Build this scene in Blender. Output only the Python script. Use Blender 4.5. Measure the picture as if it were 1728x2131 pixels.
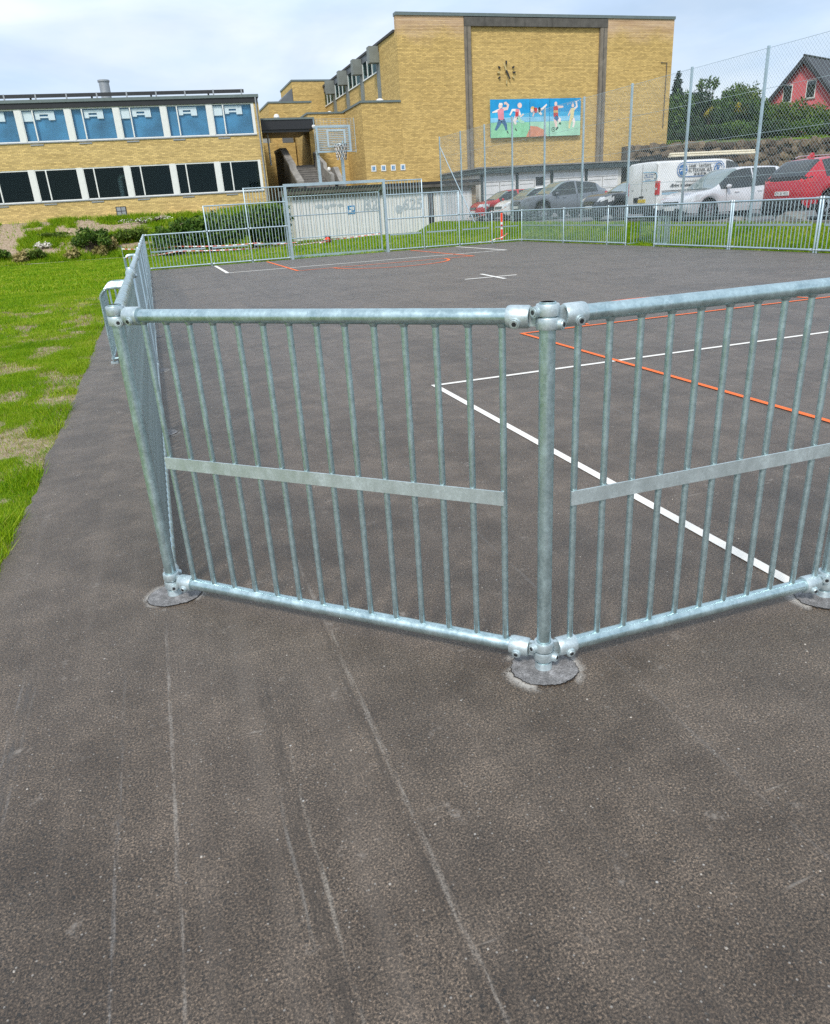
import bpy, math, random
import numpy as np
from mathutils import Vector, Matrix
random.seed(7); rng = np.random.default_rng(7)
sc = bpy.context.scene
for o in list(bpy.data.objects): bpy.data.objects.remove(o)
COL = sc.collection
pi = math.pi
rad = math.radians

# ------------------------------------------------------------------ camera
# world axes follow the ball court: +x across the court, +y along it, origin at the diagonal corner panel post
cam_d = bpy.data.cameras.new('camera'); cam = bpy.data.objects.new('camera', cam_d); COL.objects.link(cam)
right = Vector((0.94378, -0.32544, -0.05797)); up = Vector((0.17607, 0.34647, 0.92139)); back = Vector((-0.27978, -0.87980, 0.38430))
M3 = Matrix((right, up, back)).transposed()
cam.matrix_world = Matrix.Translation((0.1652, -3.0227, 1.5)) @ M3.to_4x4()
cam_d.sensor_fit = 'HORIZONTAL'; cam_d.sensor_width = 36.0; cam_d.lens = 31.5
cam_d.clip_start = 0.05; cam_d.clip_end = 3000
sc.camera = cam

# ------------------------------------------------------------------ sky, sun, exposure
SUN_EL, SUN_AZ = rad(48), rad(215)      # azimuth clockwise from +y
w = bpy.data.worlds.new('World'); sc.world = w; w.use_nodes = True
nt = w.node_tree; nt.nodes.clear()
sky = nt.nodes.new('ShaderNodeTexSky'); sky.sky_type = 'NISHITA'; sky.sun_disc = False
sky.sun_elevation = SUN_EL; sky.sun_rotation = SUN_AZ; sky.air_density = 1.0; sky.dust_density = 1.5
tc = nt.nodes.new('ShaderNodeTexCoord')
mp = nt.nodes.new('ShaderNodeMapping'); mp.inputs['Scale'].default_value = (1.0, 1.0, 3.2)
nt.links.new(tc.outputs['Generated'], mp.inputs['Vector'])
cl = nt.nodes.new('ShaderNodeTexNoise'); cl.inputs['Scale'].default_value = 2.3; cl.inputs['Detail'].default_value = 7
cl.inputs['Roughness'].default_value = 0.52; cl.inputs['Distortion'].default_value = 0.6
nt.links.new(mp.outputs[0], cl.inputs['Vector'])
cr = nt.nodes.new('ShaderNodeValToRGB'); cr.color_ramp.elements[0].position = 0.32; cr.color_ramp.elements[1].position = 0.62
cr.color_ramp.elements[0].color = (0.55, 0.55, 0.55, 1); cr.color_ramp.elements[1].color = (0.94, 0.94, 0.94, 1)
nt.links.new(cl.outputs['Fac'], cr.inputs[0])
cl2 = nt.nodes.new('ShaderNodeTexNoise'); cl2.inputs['Scale'].default_value = 4.0; cl2.inputs['Detail'].default_value = 5
nt.links.new(mp.outputs[0], cl2.inputs['Vector'])
cr2 = nt.nodes.new('ShaderNodeValToRGB')
cr2.color_ramp.elements[0].position = 0.33; cr2.color_ramp.elements[0].color = (7.2, 9.0, 11.6, 1)
cr2.color_ramp.elements[1].position = 0.62; cr2.color_ramp.elements[1].color = (9.9, 10.8, 11.9, 1)
nt.links.new(cl2.outputs['Fac'], cr2.inputs[0])
mx = nt.nodes.new('ShaderNodeMix'); mx.data_type = 'RGBA'
nt.links.new(cr.outputs[0], mx.inputs[0]); nt.links.new(sky.outputs[0], mx.inputs[6]); nt.links.new(cr2.outputs[0], mx.inputs[7])
bg = nt.nodes.new('ShaderNodeBackground'); bg.inputs['Strength'].default_value = 0.05
nt.links.new(mx.outputs[2], bg.inputs['Color'])
wo = nt.nodes.new('ShaderNodeOutputWorld'); nt.links.new(bg.outputs[0], wo.inputs[0])
sun_d = bpy.data.lights.new('sun', 'SUN'); sun_d.energy = 1.5; sun_d.angle = rad(10); sun_d.color = (1.0, 0.94, 0.86)
sun = bpy.data.objects.new('sun', sun_d); COL.objects.link(sun)
sdir = Vector((math.sin(SUN_AZ) * math.cos(SUN_EL), math.cos(SUN_AZ) * math.cos(SUN_EL), math.sin(SUN_EL)))
sun.rotation_euler = sdir.to_track_quat('Z', 'Y').to_euler()
sc.view_settings.view_transform = 'Standard'; sc.view_settings.look = 'None'
sc.cycles.max_bounces = 6; sc.cycles.diffuse_bounces = 2; sc.cycles.glossy_bounces = 3; sc.cycles.transparent_max_bounces = 10
sc.cycles.use_denoising = False
sc.view_settings.exposure = 1.05; sc.view_settings.gamma = 1.0; sc.view_settings.use_curve_mapping = False

# ------------------------------------------------------------------ material helpers
class T:
    def __init__(s, name):
        s.m = bpy.data.materials.new(name); s.m.use_nodes = True; s.t = s.m.node_tree; s.t.nodes.clear()
        s.o = s.t.nodes.new('ShaderNodeOutputMaterial')
        s._tc = None
    def node(s, typ, ins=None, **props):
        n = s.t.nodes.new(typ)
        for k, v in props.items(): setattr(n, k, v)
        for k, v in (ins or {}).items():
            if isinstance(v, bpy.types.NodeSocket): s.t.links.new(v, n.inputs[k])
            else: n.inputs[k].default_value = v
        return n
    @property
    def P(s):
        if s._tc is None: s._tc = s.node('ShaderNodeTexCoord')
        return s._tc.outputs['Object']
    def W(s): return s.node('ShaderNodeNewGeometry').outputs['Position']
    def scale(s, v, sx, sy, sz, loc=(0, 0, 0)):
        return s.node('ShaderNodeMapping', {'Vector': v, 'Scale': (sx, sy, sz), 'Location': loc}).outputs[0]
    def noise(s, v, sc_, det=3, rough=.5, dist=0):
        return s.node('ShaderNodeTexNoise', {'Vector': v, 'Scale': sc_, 'Detail': det, 'Roughness': rough, 'Distortion': dist}).outputs['Fac']
    def vor(s, v, sc_, feat='F1', out='Distance'):
        return s.node('ShaderNodeTexVoronoi', {'Vector': v, 'Scale': sc_}, feature=feat).outputs[out]
    def math(s, op, a, b=0.0, c=0.0, clamp=False):
        return s.node('ShaderNodeMath', {0: a, 1: b, 2: c}, operation=op, use_clamp=clamp).outputs[0]
    def ss(s, v, lo, hi, a=0.0, b=1.0):
        return s.node('ShaderNodeMapRange', {'Value': v, 'From Min': lo, 'From Max': hi, 'To Min': a, 'To Max': b}, interpolation_type='SMOOTHSTEP').outputs[0]
    def ramp(s, f, stops):
        n = s.node('ShaderNodeValToRGB', {0: f}); e = n.color_ramp.elements
        while len(e) < len(stops): e.new(0.5)
        for i, (p, c) in enumerate(stops):
            e[i].position = p; e[i].color = (*c, 1) if len(c) == 3 else c
        return n.outputs[0]
    def mix(s, f, a, b, blend='MIX'):
        n = s.node('ShaderNodeMix', data_type='RGBA', blend_type=blend)
        for i, v in ((0, f), (6, a), (7, b)):
            if isinstance(v, bpy.types.NodeSocket): s.t.links.new(v, n.inputs[i])
            elif i == 0: n.inputs[0].default_value = v
            else: n.inputs[i].default_value = (*v, 1) if len(v) == 3 else v
        return n.outputs[2]
    def xyz(s, v): return s.node('ShaderNodeSeparateXYZ', {0: v}).outputs
    def attr(s, name): return s.node('ShaderNodeAttribute', attribute_name=name).outputs['Fac']
    def bump(s, h, strength=.5, dist=.01):
        return s.node('ShaderNodeBump', {'Height': h, 'Strength': strength, 'Distance': dist}).outputs[0]
    def bsdf(s, col, rough=.6, metal=0.0, normal=None, spec=.5, coat=0.0, **kw):
        ins = {'Base Color': col if isinstance(col, bpy.types.NodeSocket) else (*col, 1), 'Roughness': rough, 'Metallic': metal, 'Specular IOR Level': spec}
        if coat: ins['Coat Weight'] = coat; ins['Coat Roughness'] = .04
        if normal is not None: ins['Normal'] = normal
        ins.update(kw)
        return s.node('ShaderNodeBsdfPrincipled', ins)
    def out(s, n):
        s.t.links.new(n.outputs[0], s.o.inputs[0]); return s.m

def simple(name, col, rough=.6, metal=0.0, var=.12, sc_=6.0, spec=.5, coat=0.0, bump=0.0):
    t = T(name); n = t.noise(t.P, sc_, 5, .6)
    lo = tuple(c * (1 - var) for c in col); hi = tuple(min(1, c * (1 + var)) for c in col)
    c = t.ramp(n, [(.3, lo), (.7, hi)])
    nm = t.bump(t.noise(t.P, sc_ * 12, 3), .3, bump) if bump else None
    return t.out(t.bsdf(c, rough, metal, nm, spec, coat))

MAT = {}
def m_galv(name, base, dark, spangle=140.0, metal=.8, rough=.42):
    t = T(name); P = t.P
    v = t.node('ShaderNodeTexVoronoi', {'Vector': P, 'Scale': spangle}).outputs['Color']
    vv = t.xyz(v)[0]
    n = t.noise(t.scale(P, 9, 9, 5), 2.0, 5, .62)
    f = t.math('ADD', t.math('MULTIPLY', vv, .22), t.math('MULTIPLY', n, .85))
    c = t.ramp(f, [(.32, dark), (.56, base), (.8, tuple(min(1, x * 1.22) for x in base))])
    drip = t.ss(t.noise(t.scale(P, 60, 60, 4), 1.0, 3), .6, .75)
    c = t.mix(t.math('MULTIPLY', drip, .22), c, (.72, .78, .80))
    r = t.ramp(n, [(.3, (rough - .1,) * 3), (.7, (rough + .14,) * 3)])
    b = t.bump(n, .06, .003)
    return t.out(t.bsdf(c, r, metal, b))
MAT['galv'] = m_galv('galvanised_steel', (.49, .63, .655), (.36, .49, .515), 110.0, .84, .33)
MAT['galv_strip'] = m_galv('galvanised_flat_strip', (.52, .60, .61), (.46, .54, .55), 160, .6, .42)
MAT['galv_cast'] = m_galv('galvanised_casting', (.55, .64, .665), (.42, .52, .545), 200, .68, .44)
MAT['galv_far'] = simple('galvanised_steel_dull', (.50, .62, .67), .40, .72, .12, 3)
MAT['dark_gap'] = simple('dark_rubber', (.010, .010, .011), .95, spec=.1)
MAT['hex_dark'] = simple('dark_screw_recess', (.02, .022, .024), .5)

# near asphalt: worn dense surface with roller seams running along the court
def m_asphalt():
    t = T('worn_asphalt'); P = t.P; x, y, z = t.xyz(P)
    big = t.noise(P, .75, 4, .6); mid = t.noise(P, 4.2, 6, .66); grain = t.noise(P, 170, 4, .72); fine = t.noise(P, 48, 3, .6)
    ag = t.node('ShaderNodeTexVoronoi', {'Vector': P, 'Scale': 210.0})
    agc = t.xyz(ag.outputs['Color'])[0]
    c = t.ramp(mid, [(.30, (.058, .043, .031)), (.50, (.092, .071, .053)), (.70, (.140, .110, .084))])
    c = t.mix(t.ss(big, .42, .66, 0, .35), c, (.120, .098, .080))
    c = t.mix(t.ss(big, .34, .50, .4, 0), c, (.046, .034, .024))
    c = t.mix(.9, c, t.ramp(grain, [(.37, (.12, .11, .10)), (.455, (.74, .74, .74)), (.53, (1.06, 1.06, 1.05)), (.63, (2.8, 2.7, 2.55))]), 'MULTIPLY')
    c = t.mix(.35, c, t.ramp(agc, [(.0, (.55, .55, .55)), (.6, (1.0, 1.0, 1.0)), (1, (1.7, 1.65, 1.6))]), 'MULTIPLY')
    # small open pores, denser in places
    pore = t.ss(t.noise(P, 105, 3, .72, .5), .38, .44, 1, 0)
    porous = t.ss(big, .34, .58, 1, .35)
    c = t.mix(t.math('MULTIPLY', pore, porous), c, (.020, .018, .016))
    # streaks left by the roller
    streak = t.noise(t.scale(P, 5, .22, 1), 1.4, 4, .6)
    c = t.mix(t.ss(streak, .50, .72, 0, .22), c, (.150, .125, .103))
    lane = t.noise(t.scale(P, 3.4, .05, 1), 1.0, 3, .6)
    c = t.mix(.85, c, t.ramp(lane, [(.36, (.88, .88, .88)), (.5, (1, 1, 1)), (.64, (1.10, 1.10, 1.10))]), 'MULTIPLY')
    # seams and drag marks: (x, half width, strength, y from, y to, colour)
    wob = t.math('MULTIPLY', t.math('SUBTRACT', t.noise(t.scale(P, .2, 2.2, 1), 1.0, 2), .5), .016)
    brk = t.math('MULTIPLY', t.ss(t.noise(t.scale(P, 30, 3.0, 1), 1.6, 5, .75), .40, .66), t.ss(grain, .38, .56, .25, 1))
    for (x0, hw, st, ya, yb, col) in (
            (.562, .010, .95, -4.2, .2, (.27, .24, .205)), (.540, .012, .75, -4.2, -.2, (.045, .036, .028)), (-.045, .0065, .95, -4, -.15, (.30, .27, .235)),
            (.295, .007, .9, -4, -1.05, (.28, .25, .21)), (.264, .022, .85, -4, -.65, (.042, .033, .025)), (.235, .006, .7, -4, -1.2, (.20, .185, .165)),
            (-.195, .006, .75, -4, -.5, (.21, .2, .19)), (-.525, .014, .85, -1.9, -.3, (.062, .058, .055)), (-.548, .006, .6, -1.9, -.3, (.22, .21, .2)), (-.503, .005, .5, -1.9, -.3, (.22, .21, .2)),
            (1.45, .008, .4, -3, 20, (.2, .19, .18)), (3.3, .02, .35, -3, 24, (.19, .18, .17)), (6.6, .02, .3, -3, 24, (.19, .18, .17)), (10.2, .02, .3, -3, 24, (.19, .18, .17))):
        d = t.math('ABSOLUTE', t.math('SUBTRACT', t.math('ADD', x, wob), x0))
        f = t.ss(d, hw * .4, hw * 1.25, 1, 0)
        f = t.math('MULTIPLY', f, t.math('MULTIPLY', t.ss(y, ya, ya + .5), t.ss(y, yb - .3, yb, 1, 0)))
        c = t.mix(t.math('MULTIPLY', t.math('MULTIPLY', f, brk), st), c, col)
    # pale dust round the post footings
    dn = t.noise(P, 26, 5, .75)
    sideA = t.ss(t.noise(t.scale(P, 1, 1, 1, (3.7, 1.2, 0)), 6, 2), .42, .54)
    for (fx, fy, r0) in ((0, 0, .108), (1.2, -1.13, .115), (2.43, -1.14, .12), (0, 2.8, .11), (0, 5.6, .11)):
        d = t.node('ShaderNodeVectorMath', {0: P, 1: (fx, fy, 0)}, operation='DISTANCE').outputs['Value']
        side = sideA
        f = t.math('MULTIPLY', t.ss(t.math('ADD', d, t.math('MULTIPLY', dn, .09)), r0 + .035, r0 + .085, 1, 0), side)
        f = t.math('MULTIPLY', f, t.ss(t.math('ADD', t.math('MULTIPLY', dn, .6), t.math('MULTIPLY', grain, .4)), .41, .50))
        c = t.mix(t.math('MULTIPLY', f, .9), c, (.58, .56, .52))
    # chips of stone and pale scuffs
    chip = t.node('ShaderNodeTexVoronoi', {'Vector': P, 'Scale': 17.0, 'Randomness': 1.0})
    cf = t.math('MULTIPLY', t.ss(chip.outputs['Distance'], .035, .075, 1, 0), t.ss(t.xyz(chip.outputs['Color'])[1], .80, .84))
    c = t.mix(cf, c, (.42, .40, .37))
    chip2 = t.node('ShaderNodeTexVoronoi', {'Vector': P, 'Scale': 90.0})
    cf2 = t.math('MULTIPLY', t.ss(chip2.outputs['Distance'], .16, .30, 1, 0), t.ss(t.xyz(chip2.outputs['Color'])[1], .93, .96))
    c = t.mix(t.math('MULTIPLY', cf2, .7), c, (.34, .32, .29))
    sc1 = t.ss(t.noise(t.node('ShaderNodeMapping', {'Vector': P, 'Rotation': (0, 0, .5), 'Scale': (2.2, 17, 1)}).outputs[0], 1.5, 3, .6), .66, .74)
    c = t.mix(t.math('MULTIPLY', t.math('MULTIPLY', sc1, t.ss(mid, .46, .60)), .5), c, (.31, .28, .245))
    sc2 = t.ss(t.noise(P, 6.5, 5, .7), .60, .72)
    c = t.mix(t.math('MULTIPLY', t.math('MULTIPLY', sc2, t.ss(fine, .40, .56)), .6), c, (.29, .255, .22))
    h = t.math('ADD', t.math('MULTIPLY', grain, 1.6), t.math('MULTIPLY', pore, -.8))
    return t.out(t.bsdf(c, .50, 0, t.bump(h, .5, .003), .5, **{'Sheen Weight': .30, 'Sheen Roughness': .2, 'Sheen Tint': (1, 1, 1, 1)}))
MAT['asphalt'] = m_asphalt()

def m_patch():
    t = T('fresh_patch_asphalt'); P = t.P
    n = t.noise(P, 30, 5, .6)
    c = t.ramp(n, [(.25, (.105, .102, .102)), (.5, (.185, .182, .183)), (.8, (.30, .297, .30))])
    c = t.mix(t.ss(t.noise(P, 9, 4, .7), .58, .72), c, (.42, .42, .43))
    c = t.mix(.6, c, t.ramp(t.noise(P, 210, 3, .7), [(.38, (.35, .35, .35)), (.5, (1, 1, 1)), (.64, (1.7, 1.7, 1.7))]), 'MULTIPLY')
    return t.out(t.bsdf(c, .7, 0, t.bump(t.noise(P, 38, 5, .7), .8, .008)))
MAT['patch'] = m_patch()
MAT['crack'] = simple('open_crack', (.015, .014, .014), .9)

def m_paint(name, col):
    t = T(name); P = t.P
    n = t.noise(P, 70, 4, .7); wv = t.noise(P, 3.0, 4, .6)
    f = t.math('MULTIPLY', t.ss(n, .56, .68), t.ss(wv, .50, .66, .05, .55))
    c = t.mix(f, col, (.13, .12, .115))
    return t.out(t.bsdf(c, .62, 0, t.bump(t.noise(P, 110, 3), .4, .003), .35))
MAT['white_line'] = m_paint('white_line_paint', (.80, .79, .74))
MAT['orange_line'] = m_paint('orange_line_paint', (.86, .165, .03))

def m_ground():
    t = T('turf_and_soil'); P = t.P
    bare = t.attr('bare'); grav = t.attr('gravel')
    n1 = t.noise(P, .8, 5, .6); n2 = t.noise(P, 9, 5, .65); n3 = t.noise(P, 60, 4, .7)
    g = t.ramp(n2, [(.28, (.045, .10, .006)), (.5, (.11, .20, .008)), (.75, (.20, .29, .014))])
    g = t.mix(t.ss(n1, .42, .64), g, t.mix(.6, g, (.125, .165, .018)))
    g = t.mix(.7, g, t.ramp(n3, [(.25, (.35, .35, .35)), (.75, (1.5, 1.5, 1.5))]), 'MULTIPLY')
    s = t.ramp(n2, [(.3, (.24, .18, .115)), (.55, (.42, .33, .24)), (.8, (.56, .46, .36))])
    s = t.mix(.6, s, t.ramp(n3, [(.3, (.5, .5, .5)), (.7, (1.3, 1.3, 1.3))]), 'MULTIPLY')
    bf = t.ss(t.math('ADD', bare, t.math('MULTIPLY', t.math('SUBTRACT', n2, .5), .7)), .35, .6)
    c = t.mix(bf, g, s)
    a = t.ramp(n3, [(.3, (.13, .13, .135)), (.7, (.25, .25, .25))])
    c = t.mix(grav, c, a)
    h = t.math('ADD', t.math('MULTIPLY', n2, 3.0), n3)
    return t.out(t.bsdf(c, .95, 0, t.bump(h, .7, .02), .15))
MAT['ground'] = m_ground()

def m_leaf(name, stops, rough=.6, transl=.25):
    t = T(name)
    r = t.node('ShaderNodeNewGeometry').outputs['Random Per Island']
    n = t.noise(t.W(), .8, 4, .65)
    f = t.math('ADD', t.math('MULTIPLY', r, .45), t.math('SUBTRACT', t.math('MULTIPLY', n, .9), .16))
    c = t.ramp(f, stops)
    b = t.bsdf(c, rough, 0, None, .25)
    tr = t.node('ShaderNodeBsdfTranslucent', {'Color': c})
    mxs = t.node('ShaderNodeMixShader', {0: transl, 1: b.outputs[0], 2: tr.outputs[0]})
    return t.out(mxs)
MAT['grass'] = m_leaf('grass_blades', [(.1, (.06, .17, .004)), (.40, (.17, .34, .005)), (.66, (.33, .45, .010)), (.95, (.60, .55, .15))], .6, .35)
MAT['straw'] = m_leaf('dry_grass', [(.1, (.14, .16, .03)), (.5, (.30, .26, .09)), (.9, (.50, .40, .20))])
MAT['leaf_dark'] = m_leaf('dark_leaves', [(.1, (.012, .03, .012)), (.5, (.028, .065, .018)), (.9, (.07, .12, .03))])
MAT['leaf_mid'] = m_leaf('green_leaves', [(.1, (.02, .055, .010)), (.5, (.065, .14, .018)), (.9, (.17, .25, .035))])
MAT['leaf_fresh'] = m_leaf('fresh_leaves', [(.1, (.04, .08, .012)), (.5, (.09, .15, .02)), (.9, (.18, .24, .04))])
MAT['leaf_yellow'] = m_leaf('yellow_leaves', [(.1, (.14, .13, .015)), (.5, (.35, .30, .02)), (.9, (.55, .46, .05))])
MAT['conifer'] = m_leaf('conifer_needles', [(.1, (.008, .022, .014)), (.5, (.02, .045, .025)), (.9, (.04, .08, .04))], .7, .1)
MAT['bark'] = simple('bark', (.09, .065, .045), .9, 0, .35, 12, bump=.02)
MAT['blossom'] = simple('pale_flowers', (.72, .68, .62), .7)

def m_brick(name, base, stain=.5, weather=None):
    t = T(name); P = t.P
    x, y, z = t.xyz(P)
    geo = t.node('ShaderNodeNewGeometry').outputs['Normal']; nx, ny, nz = t.xyz(geo)
    # run the bond along whichever horizontal axis lies in the face
    tx = t.node('ShaderNodeTexCoord').outputs['Normal']; ax = t.math('ABSOLUTE', t.xyz(tx)[0])
    sel = t.math('GREATER_THAN', ax, .6)
    u = t.math('ADD', t.math('MULTIPLY', x, t.math('SUBTRACT', 1, sel)), t.math('MULTIPLY', y, sel))
    v = t.node('ShaderNodeCombineXYZ', {0: u, 1: z, 2: 0.0}).outputs[0]
    a = tuple(c * .76 for c in base); b = tuple(min(1, c * 1.22) for c in base)
    br = t.node('ShaderNodeTexBrick', {'Vector': v, 'Color1': (*a, 1), 'Color2': (*b, 1), 'Mortar': (base[0] * .62, base[1] * .62, base[2] * .75, 1), 'Scale': 1.0,
                'Mortar Size': .013, 'Mortar Smooth': .2, 'Bias': 0.0, 'Brick Width': .24, 'Row Height': .0775})
    br.offset = .5
    c = br.outputs['Color']
    row = t.noise(t.node('ShaderNodeCombineXYZ', {0: t.math('MULTIPLY', u, .22), 1: t.math('MULTIPLY', z, 9.0), 2: 0.0}).outputs[0], 1.0, 3, .6)
    c = t.mix(.55, c, t.ramp(row, [(.28, (.66, .63, .58)), (.5, (1, 1, 1)), (.74, (1.20, 1.21, 1.24))]), 'MULTIPLY')
    bl = t.noise(v, .22, 5, .6)
    c = t.mix(.8, c, t.ramp(bl, [(.3, (.90, .88, .85)), (.7, (1.08, 1.08, 1.08))]), 'MULTIPLY')
    run = t.noise(t.node('ShaderNodeCombineXYZ', {0: t.math('MULTIPLY', u, 1.1), 1: t.math('MULTIPLY', z, .12), 2: 3.0}).outputs[0], 1.0, 5, .65)
    c = t.mix(t.ss(run, .56, .76, 0, stain), c, tuple(q * .55 for q in base))
    if weather:
        wn = t.noise(v, .5, 4, .6)
        top = t.ss(t.math('ADD', z, t.math('MULTIPLY', wn, 2.0)), weather - .3, weather + 1.0, 0, .6)
        pw = t.ramp(row, [(.3, (.33, .20, .14)), (.5, (.52, .36, .28)), (.7, (.66, .52, .44))])
        c = t.mix(top, c, pw)
    return t.out(t.bsdf(c, .88, 0, t.bump(br.outputs['Fac'], -.5, .008), .2))
MAT['brick'] = m_brick('yellow_brick', (.62, .445, .165), .28)
MAT['brick_tall'] = m_brick('weathered_yellow_brick', (.62, .445, .165), .28, 12.6)
MAT['brick_school'] = m_brick('pale_yellow_brick', (.67, .50, .205), .2)
MAT['brick_grey'] = m_brick('weathered_brick', (.36, .27, .16), .6)

def m_concrete(name, base, var=.3, streak=.6):
    t = T(name); P = t.P
    n = t.noise(P, 2.2, 6, .65); s = t.noise(t.scale(P, 3, 3, .25), 1.2, 5, .6)
    c = t.ramp(n, [(.28, tuple(q * (1 - var) for q in base)), (.72, tuple(q * (1 + var) for q in base))])
    c = t.mix(t.ss(s, .52, .7, 0, streak), c, tuple(q * .5 for q in base))
    return t.out(t.bsdf(c, .85, 0, t.bump(t.noise(P, 40, 4), .3, .006), .25))
MAT['concrete'] = m_concrete('grey_concrete', (.27, .26, .24))
MAT['concrete_dark'] = m_concrete('dark_stained_concrete', (.11, .105, .095))
MAT['concrete_frame'] = m_concrete('frame_concrete', (.21, .185, .15))
MAT['stair_concrete'] = m_concrete('stair_concrete', (.19, .18, .165))
MAT['capping'] = simple('green_grey_capping', (.15, .19, .19), .5, .2)
MAT['fascia'] = simple('dark_fascia', (.022, .024, .028), .45)
MAT['fascia_green'] = m_concrete('dark_green_fascia', (.055, .075, .08), .3, .5)
MAT['roof_felt'] = simple('roof_felt', (.06, .062, .065), .9, 0, .2, 2)
MAT['slate_panel'] = simple('slate_panel', (.13, .145, .16), .6, 0, .15, 2)
MAT['fin'] = simple('grey_green_fin', (.19, .21, .195), .6, 0, .12, 2)
MAT['white_frame'] = simple('white_frame_paint', (.76, .78, .76), .4, 0, .05)
MAT['white_wall'] = m_concrete('painted_white_wall', (.66, .65, .60), .08, .18)
MAT['white_door'] = m_concrete('painted_white_door', (.70, .71, .71), .07, .16)
MAT['steel_dark'] = simple('dark_steel', (.05, .052, .055), .45, .5)
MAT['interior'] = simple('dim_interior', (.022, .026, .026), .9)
MAT['interior_pale'] = simple('interior_paint', (.30, .33, .34), .9)
MAT['zinc'] = simple('zinc_pipe', (.36, .38, .40), .45, .6)
MAT['blue_blind'] = simple('blue_roller_blind', (.055, .215, .375), .8, 0, .45, .6)  # blue of mirrored sky put into a sheet's colour, no real blind
MAT['blind'] = simple('white_blind', (.80, .84, .84), .6, 0, .04)  # painted white for bright opposite windows seen through the block
def m_glass(name, refl, tint, k):
    t = T(name)
    g = t.node('ShaderNodeBsdfGlossy', {'Color': (*refl, 1), 'Roughness': .015})
    tr = t.node('ShaderNodeBsdfTransparent', {'Color': (*tint, 1)})
    ge = t.node('ShaderNodeNewGeometry')
    dt = t.math('ABSOLUTE', t.node('ShaderNodeVectorMath', {0: ge.outputs['Incoming'], 1: ge.outputs['Normal']}, operation='DOT_PRODUCT').outputs['Value'])
    fr = t.math('MULTIPLY_ADD', t.math('POWER', t.math('SUBTRACT', 1.0, dt), 5.0), .9, .045)
    f = t.math('ADD', fr, k, clamp=True)
    return t.out(t.node('ShaderNodeMixShader', {0: f, 1: tr.outputs[0], 2: g.outputs[0]}))
MAT['glass_blue'] = m_glass('blue_solar_glass', (.50, .75, .95), (.97, .99, 1.0), .0)  # mirror colour tinted blue to imitate reflected sky
MAT['glass'] = m_glass('clear_window_glass', (.24, .33, .35), (.75, .84, .84), .0)
def m_carglass():
    t = T('car_glass'); P = t.P
    return t.out(t.bsdf((.020, .028, .030), .03, 0, None, .9))
MAT['car_glass'] = m_carglass()
MAT['windscreen'] = simple('tinted_windscreen', (.17, .23, .23), .05, 0, .15, 1.2, .9, .5)
def paintm(name, col, metal=.3, rough=.3): MAT[name] = simple(name, col, rough, metal, .05, 2, .5, .6)
paintm('red_paint', (.50, .018, .028), .1); paintm('crimson_paint', (.52, .014, .03), .15)
paintm('white_paint', (.78, .79, .78), 0.0); paintm('grey_paint', (.20, .225, .25), .4); paintm('black_paint', (.075, .085, .098), .4); paintm('silver_paint', (.72, .73, .75), .3)
MAT['tyre'] = simple('tyre_rubber', (.018, .018, .019), .85)
MAT['rim'] = simple('alloy_rim', (.42, .43, .45), .35, .8)
MAT['trim'] = simple('black_trim', (.02, .021, .022), .6)
MAT['lamp_clear'] = simple('clear_lamp', (.70, .73, .75), .12, .2, .1, 5, .8, .5)
MAT['lamp_smoked'] = simple('smoked_lamp', (.16, .17, .18), .1, .2, .2, 9, .8, .6)
MAT['lamp_red'] = simple('red_lamp', (.55, .012, .016), .15, 0, .1, 8, .7, .6)
MAT['plate'] = simple('number_plate', (.78, .78, .76), .4)
MAT['plate_yellow'] = simple('yellow_plate', (.70, .52, .06), .4)
MAT['chrome'] = simple('chrome', (.7, .71, .72), .12, .95)
MAT['ink_black'] = simple('black_print', (.03, .035, .04), .5)
MAT['ink_blue'] = simple('blue_print', (.03, .14, .36), .45)
MAT['ink_light_blue'] = simple('light_blue_print', (.22, .52, .74), .45)
MAT['ink_grey'] = simple('grey_spray', (.41, .46, .49), .7, 0, .2, 9)
MAT['sign_blue'] = simple('blue_sign', (.04, .22, .45), .4)
MAT['red_plastic'] = simple('orange_red_plastic', (.88, .065, .02), .45, 0, .08)
MAT['white_plastic'] = simple('white_plastic', (.80, .80, .78), .5, 0, .05)
MAT['pipe_cream'] = simple('cream_pipe', (.72, .66, .50), .5)
MAT['pink_render'] = m_concrete('pink_red_render', (.58, .13, .145), .12, .12)
MAT['slate'] = simple('black_slate', (.035, .037, .042), .55, 0, .3, 8)
def m_stone():
    t = T('field_stone'); o = t.node('ShaderNodeObjectInfo').outputs['Random']
    n = t.noise(t.W(), 3, 6, .65)
    c = t.ramp(t.math('ADD', t.math('MULTIPLY', o, .5), t.math('MULTIPLY', n, .5)), [(.2, (.075, .058, .044)), (.5, (.13, .102, .075)), (.85, (.24, .185, .12))])
    return t.out(t.bsdf(c, .9, 0, t.bump(t.noise(t.W(), 18, 5), .6, .03), .2))
MAT['stone'] = m_stone()
MAT['rock'] = m_concrete('grey_boulder', (.26, .245, .22), .35, .2)
for nm, col in dict(sky_deep=(.008, .30, .62), sky_mid=(.04, .42, .72), sky_pale=(.25, .58, .80), turf=(.26, .62, .36), turf_pale=(.38, .68, .50), clay=(.66, .28, .17), skin=(.80, .60, .55), skin_pale=(.82, .74, .70), pink=(.70, .26, .32),
                    jeans=(.03, .13, .30), red=(.55, .05, .05), ochre=(.70, .45, .16), yellow=(.75, .66, .35), black=(.03, .04, .04), green=(.03, .16, .10)).items():
    MAT['mural_' + nm] = simple('mural_' + nm + '_paint', col, .6, 0, .18, 1.6)

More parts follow.
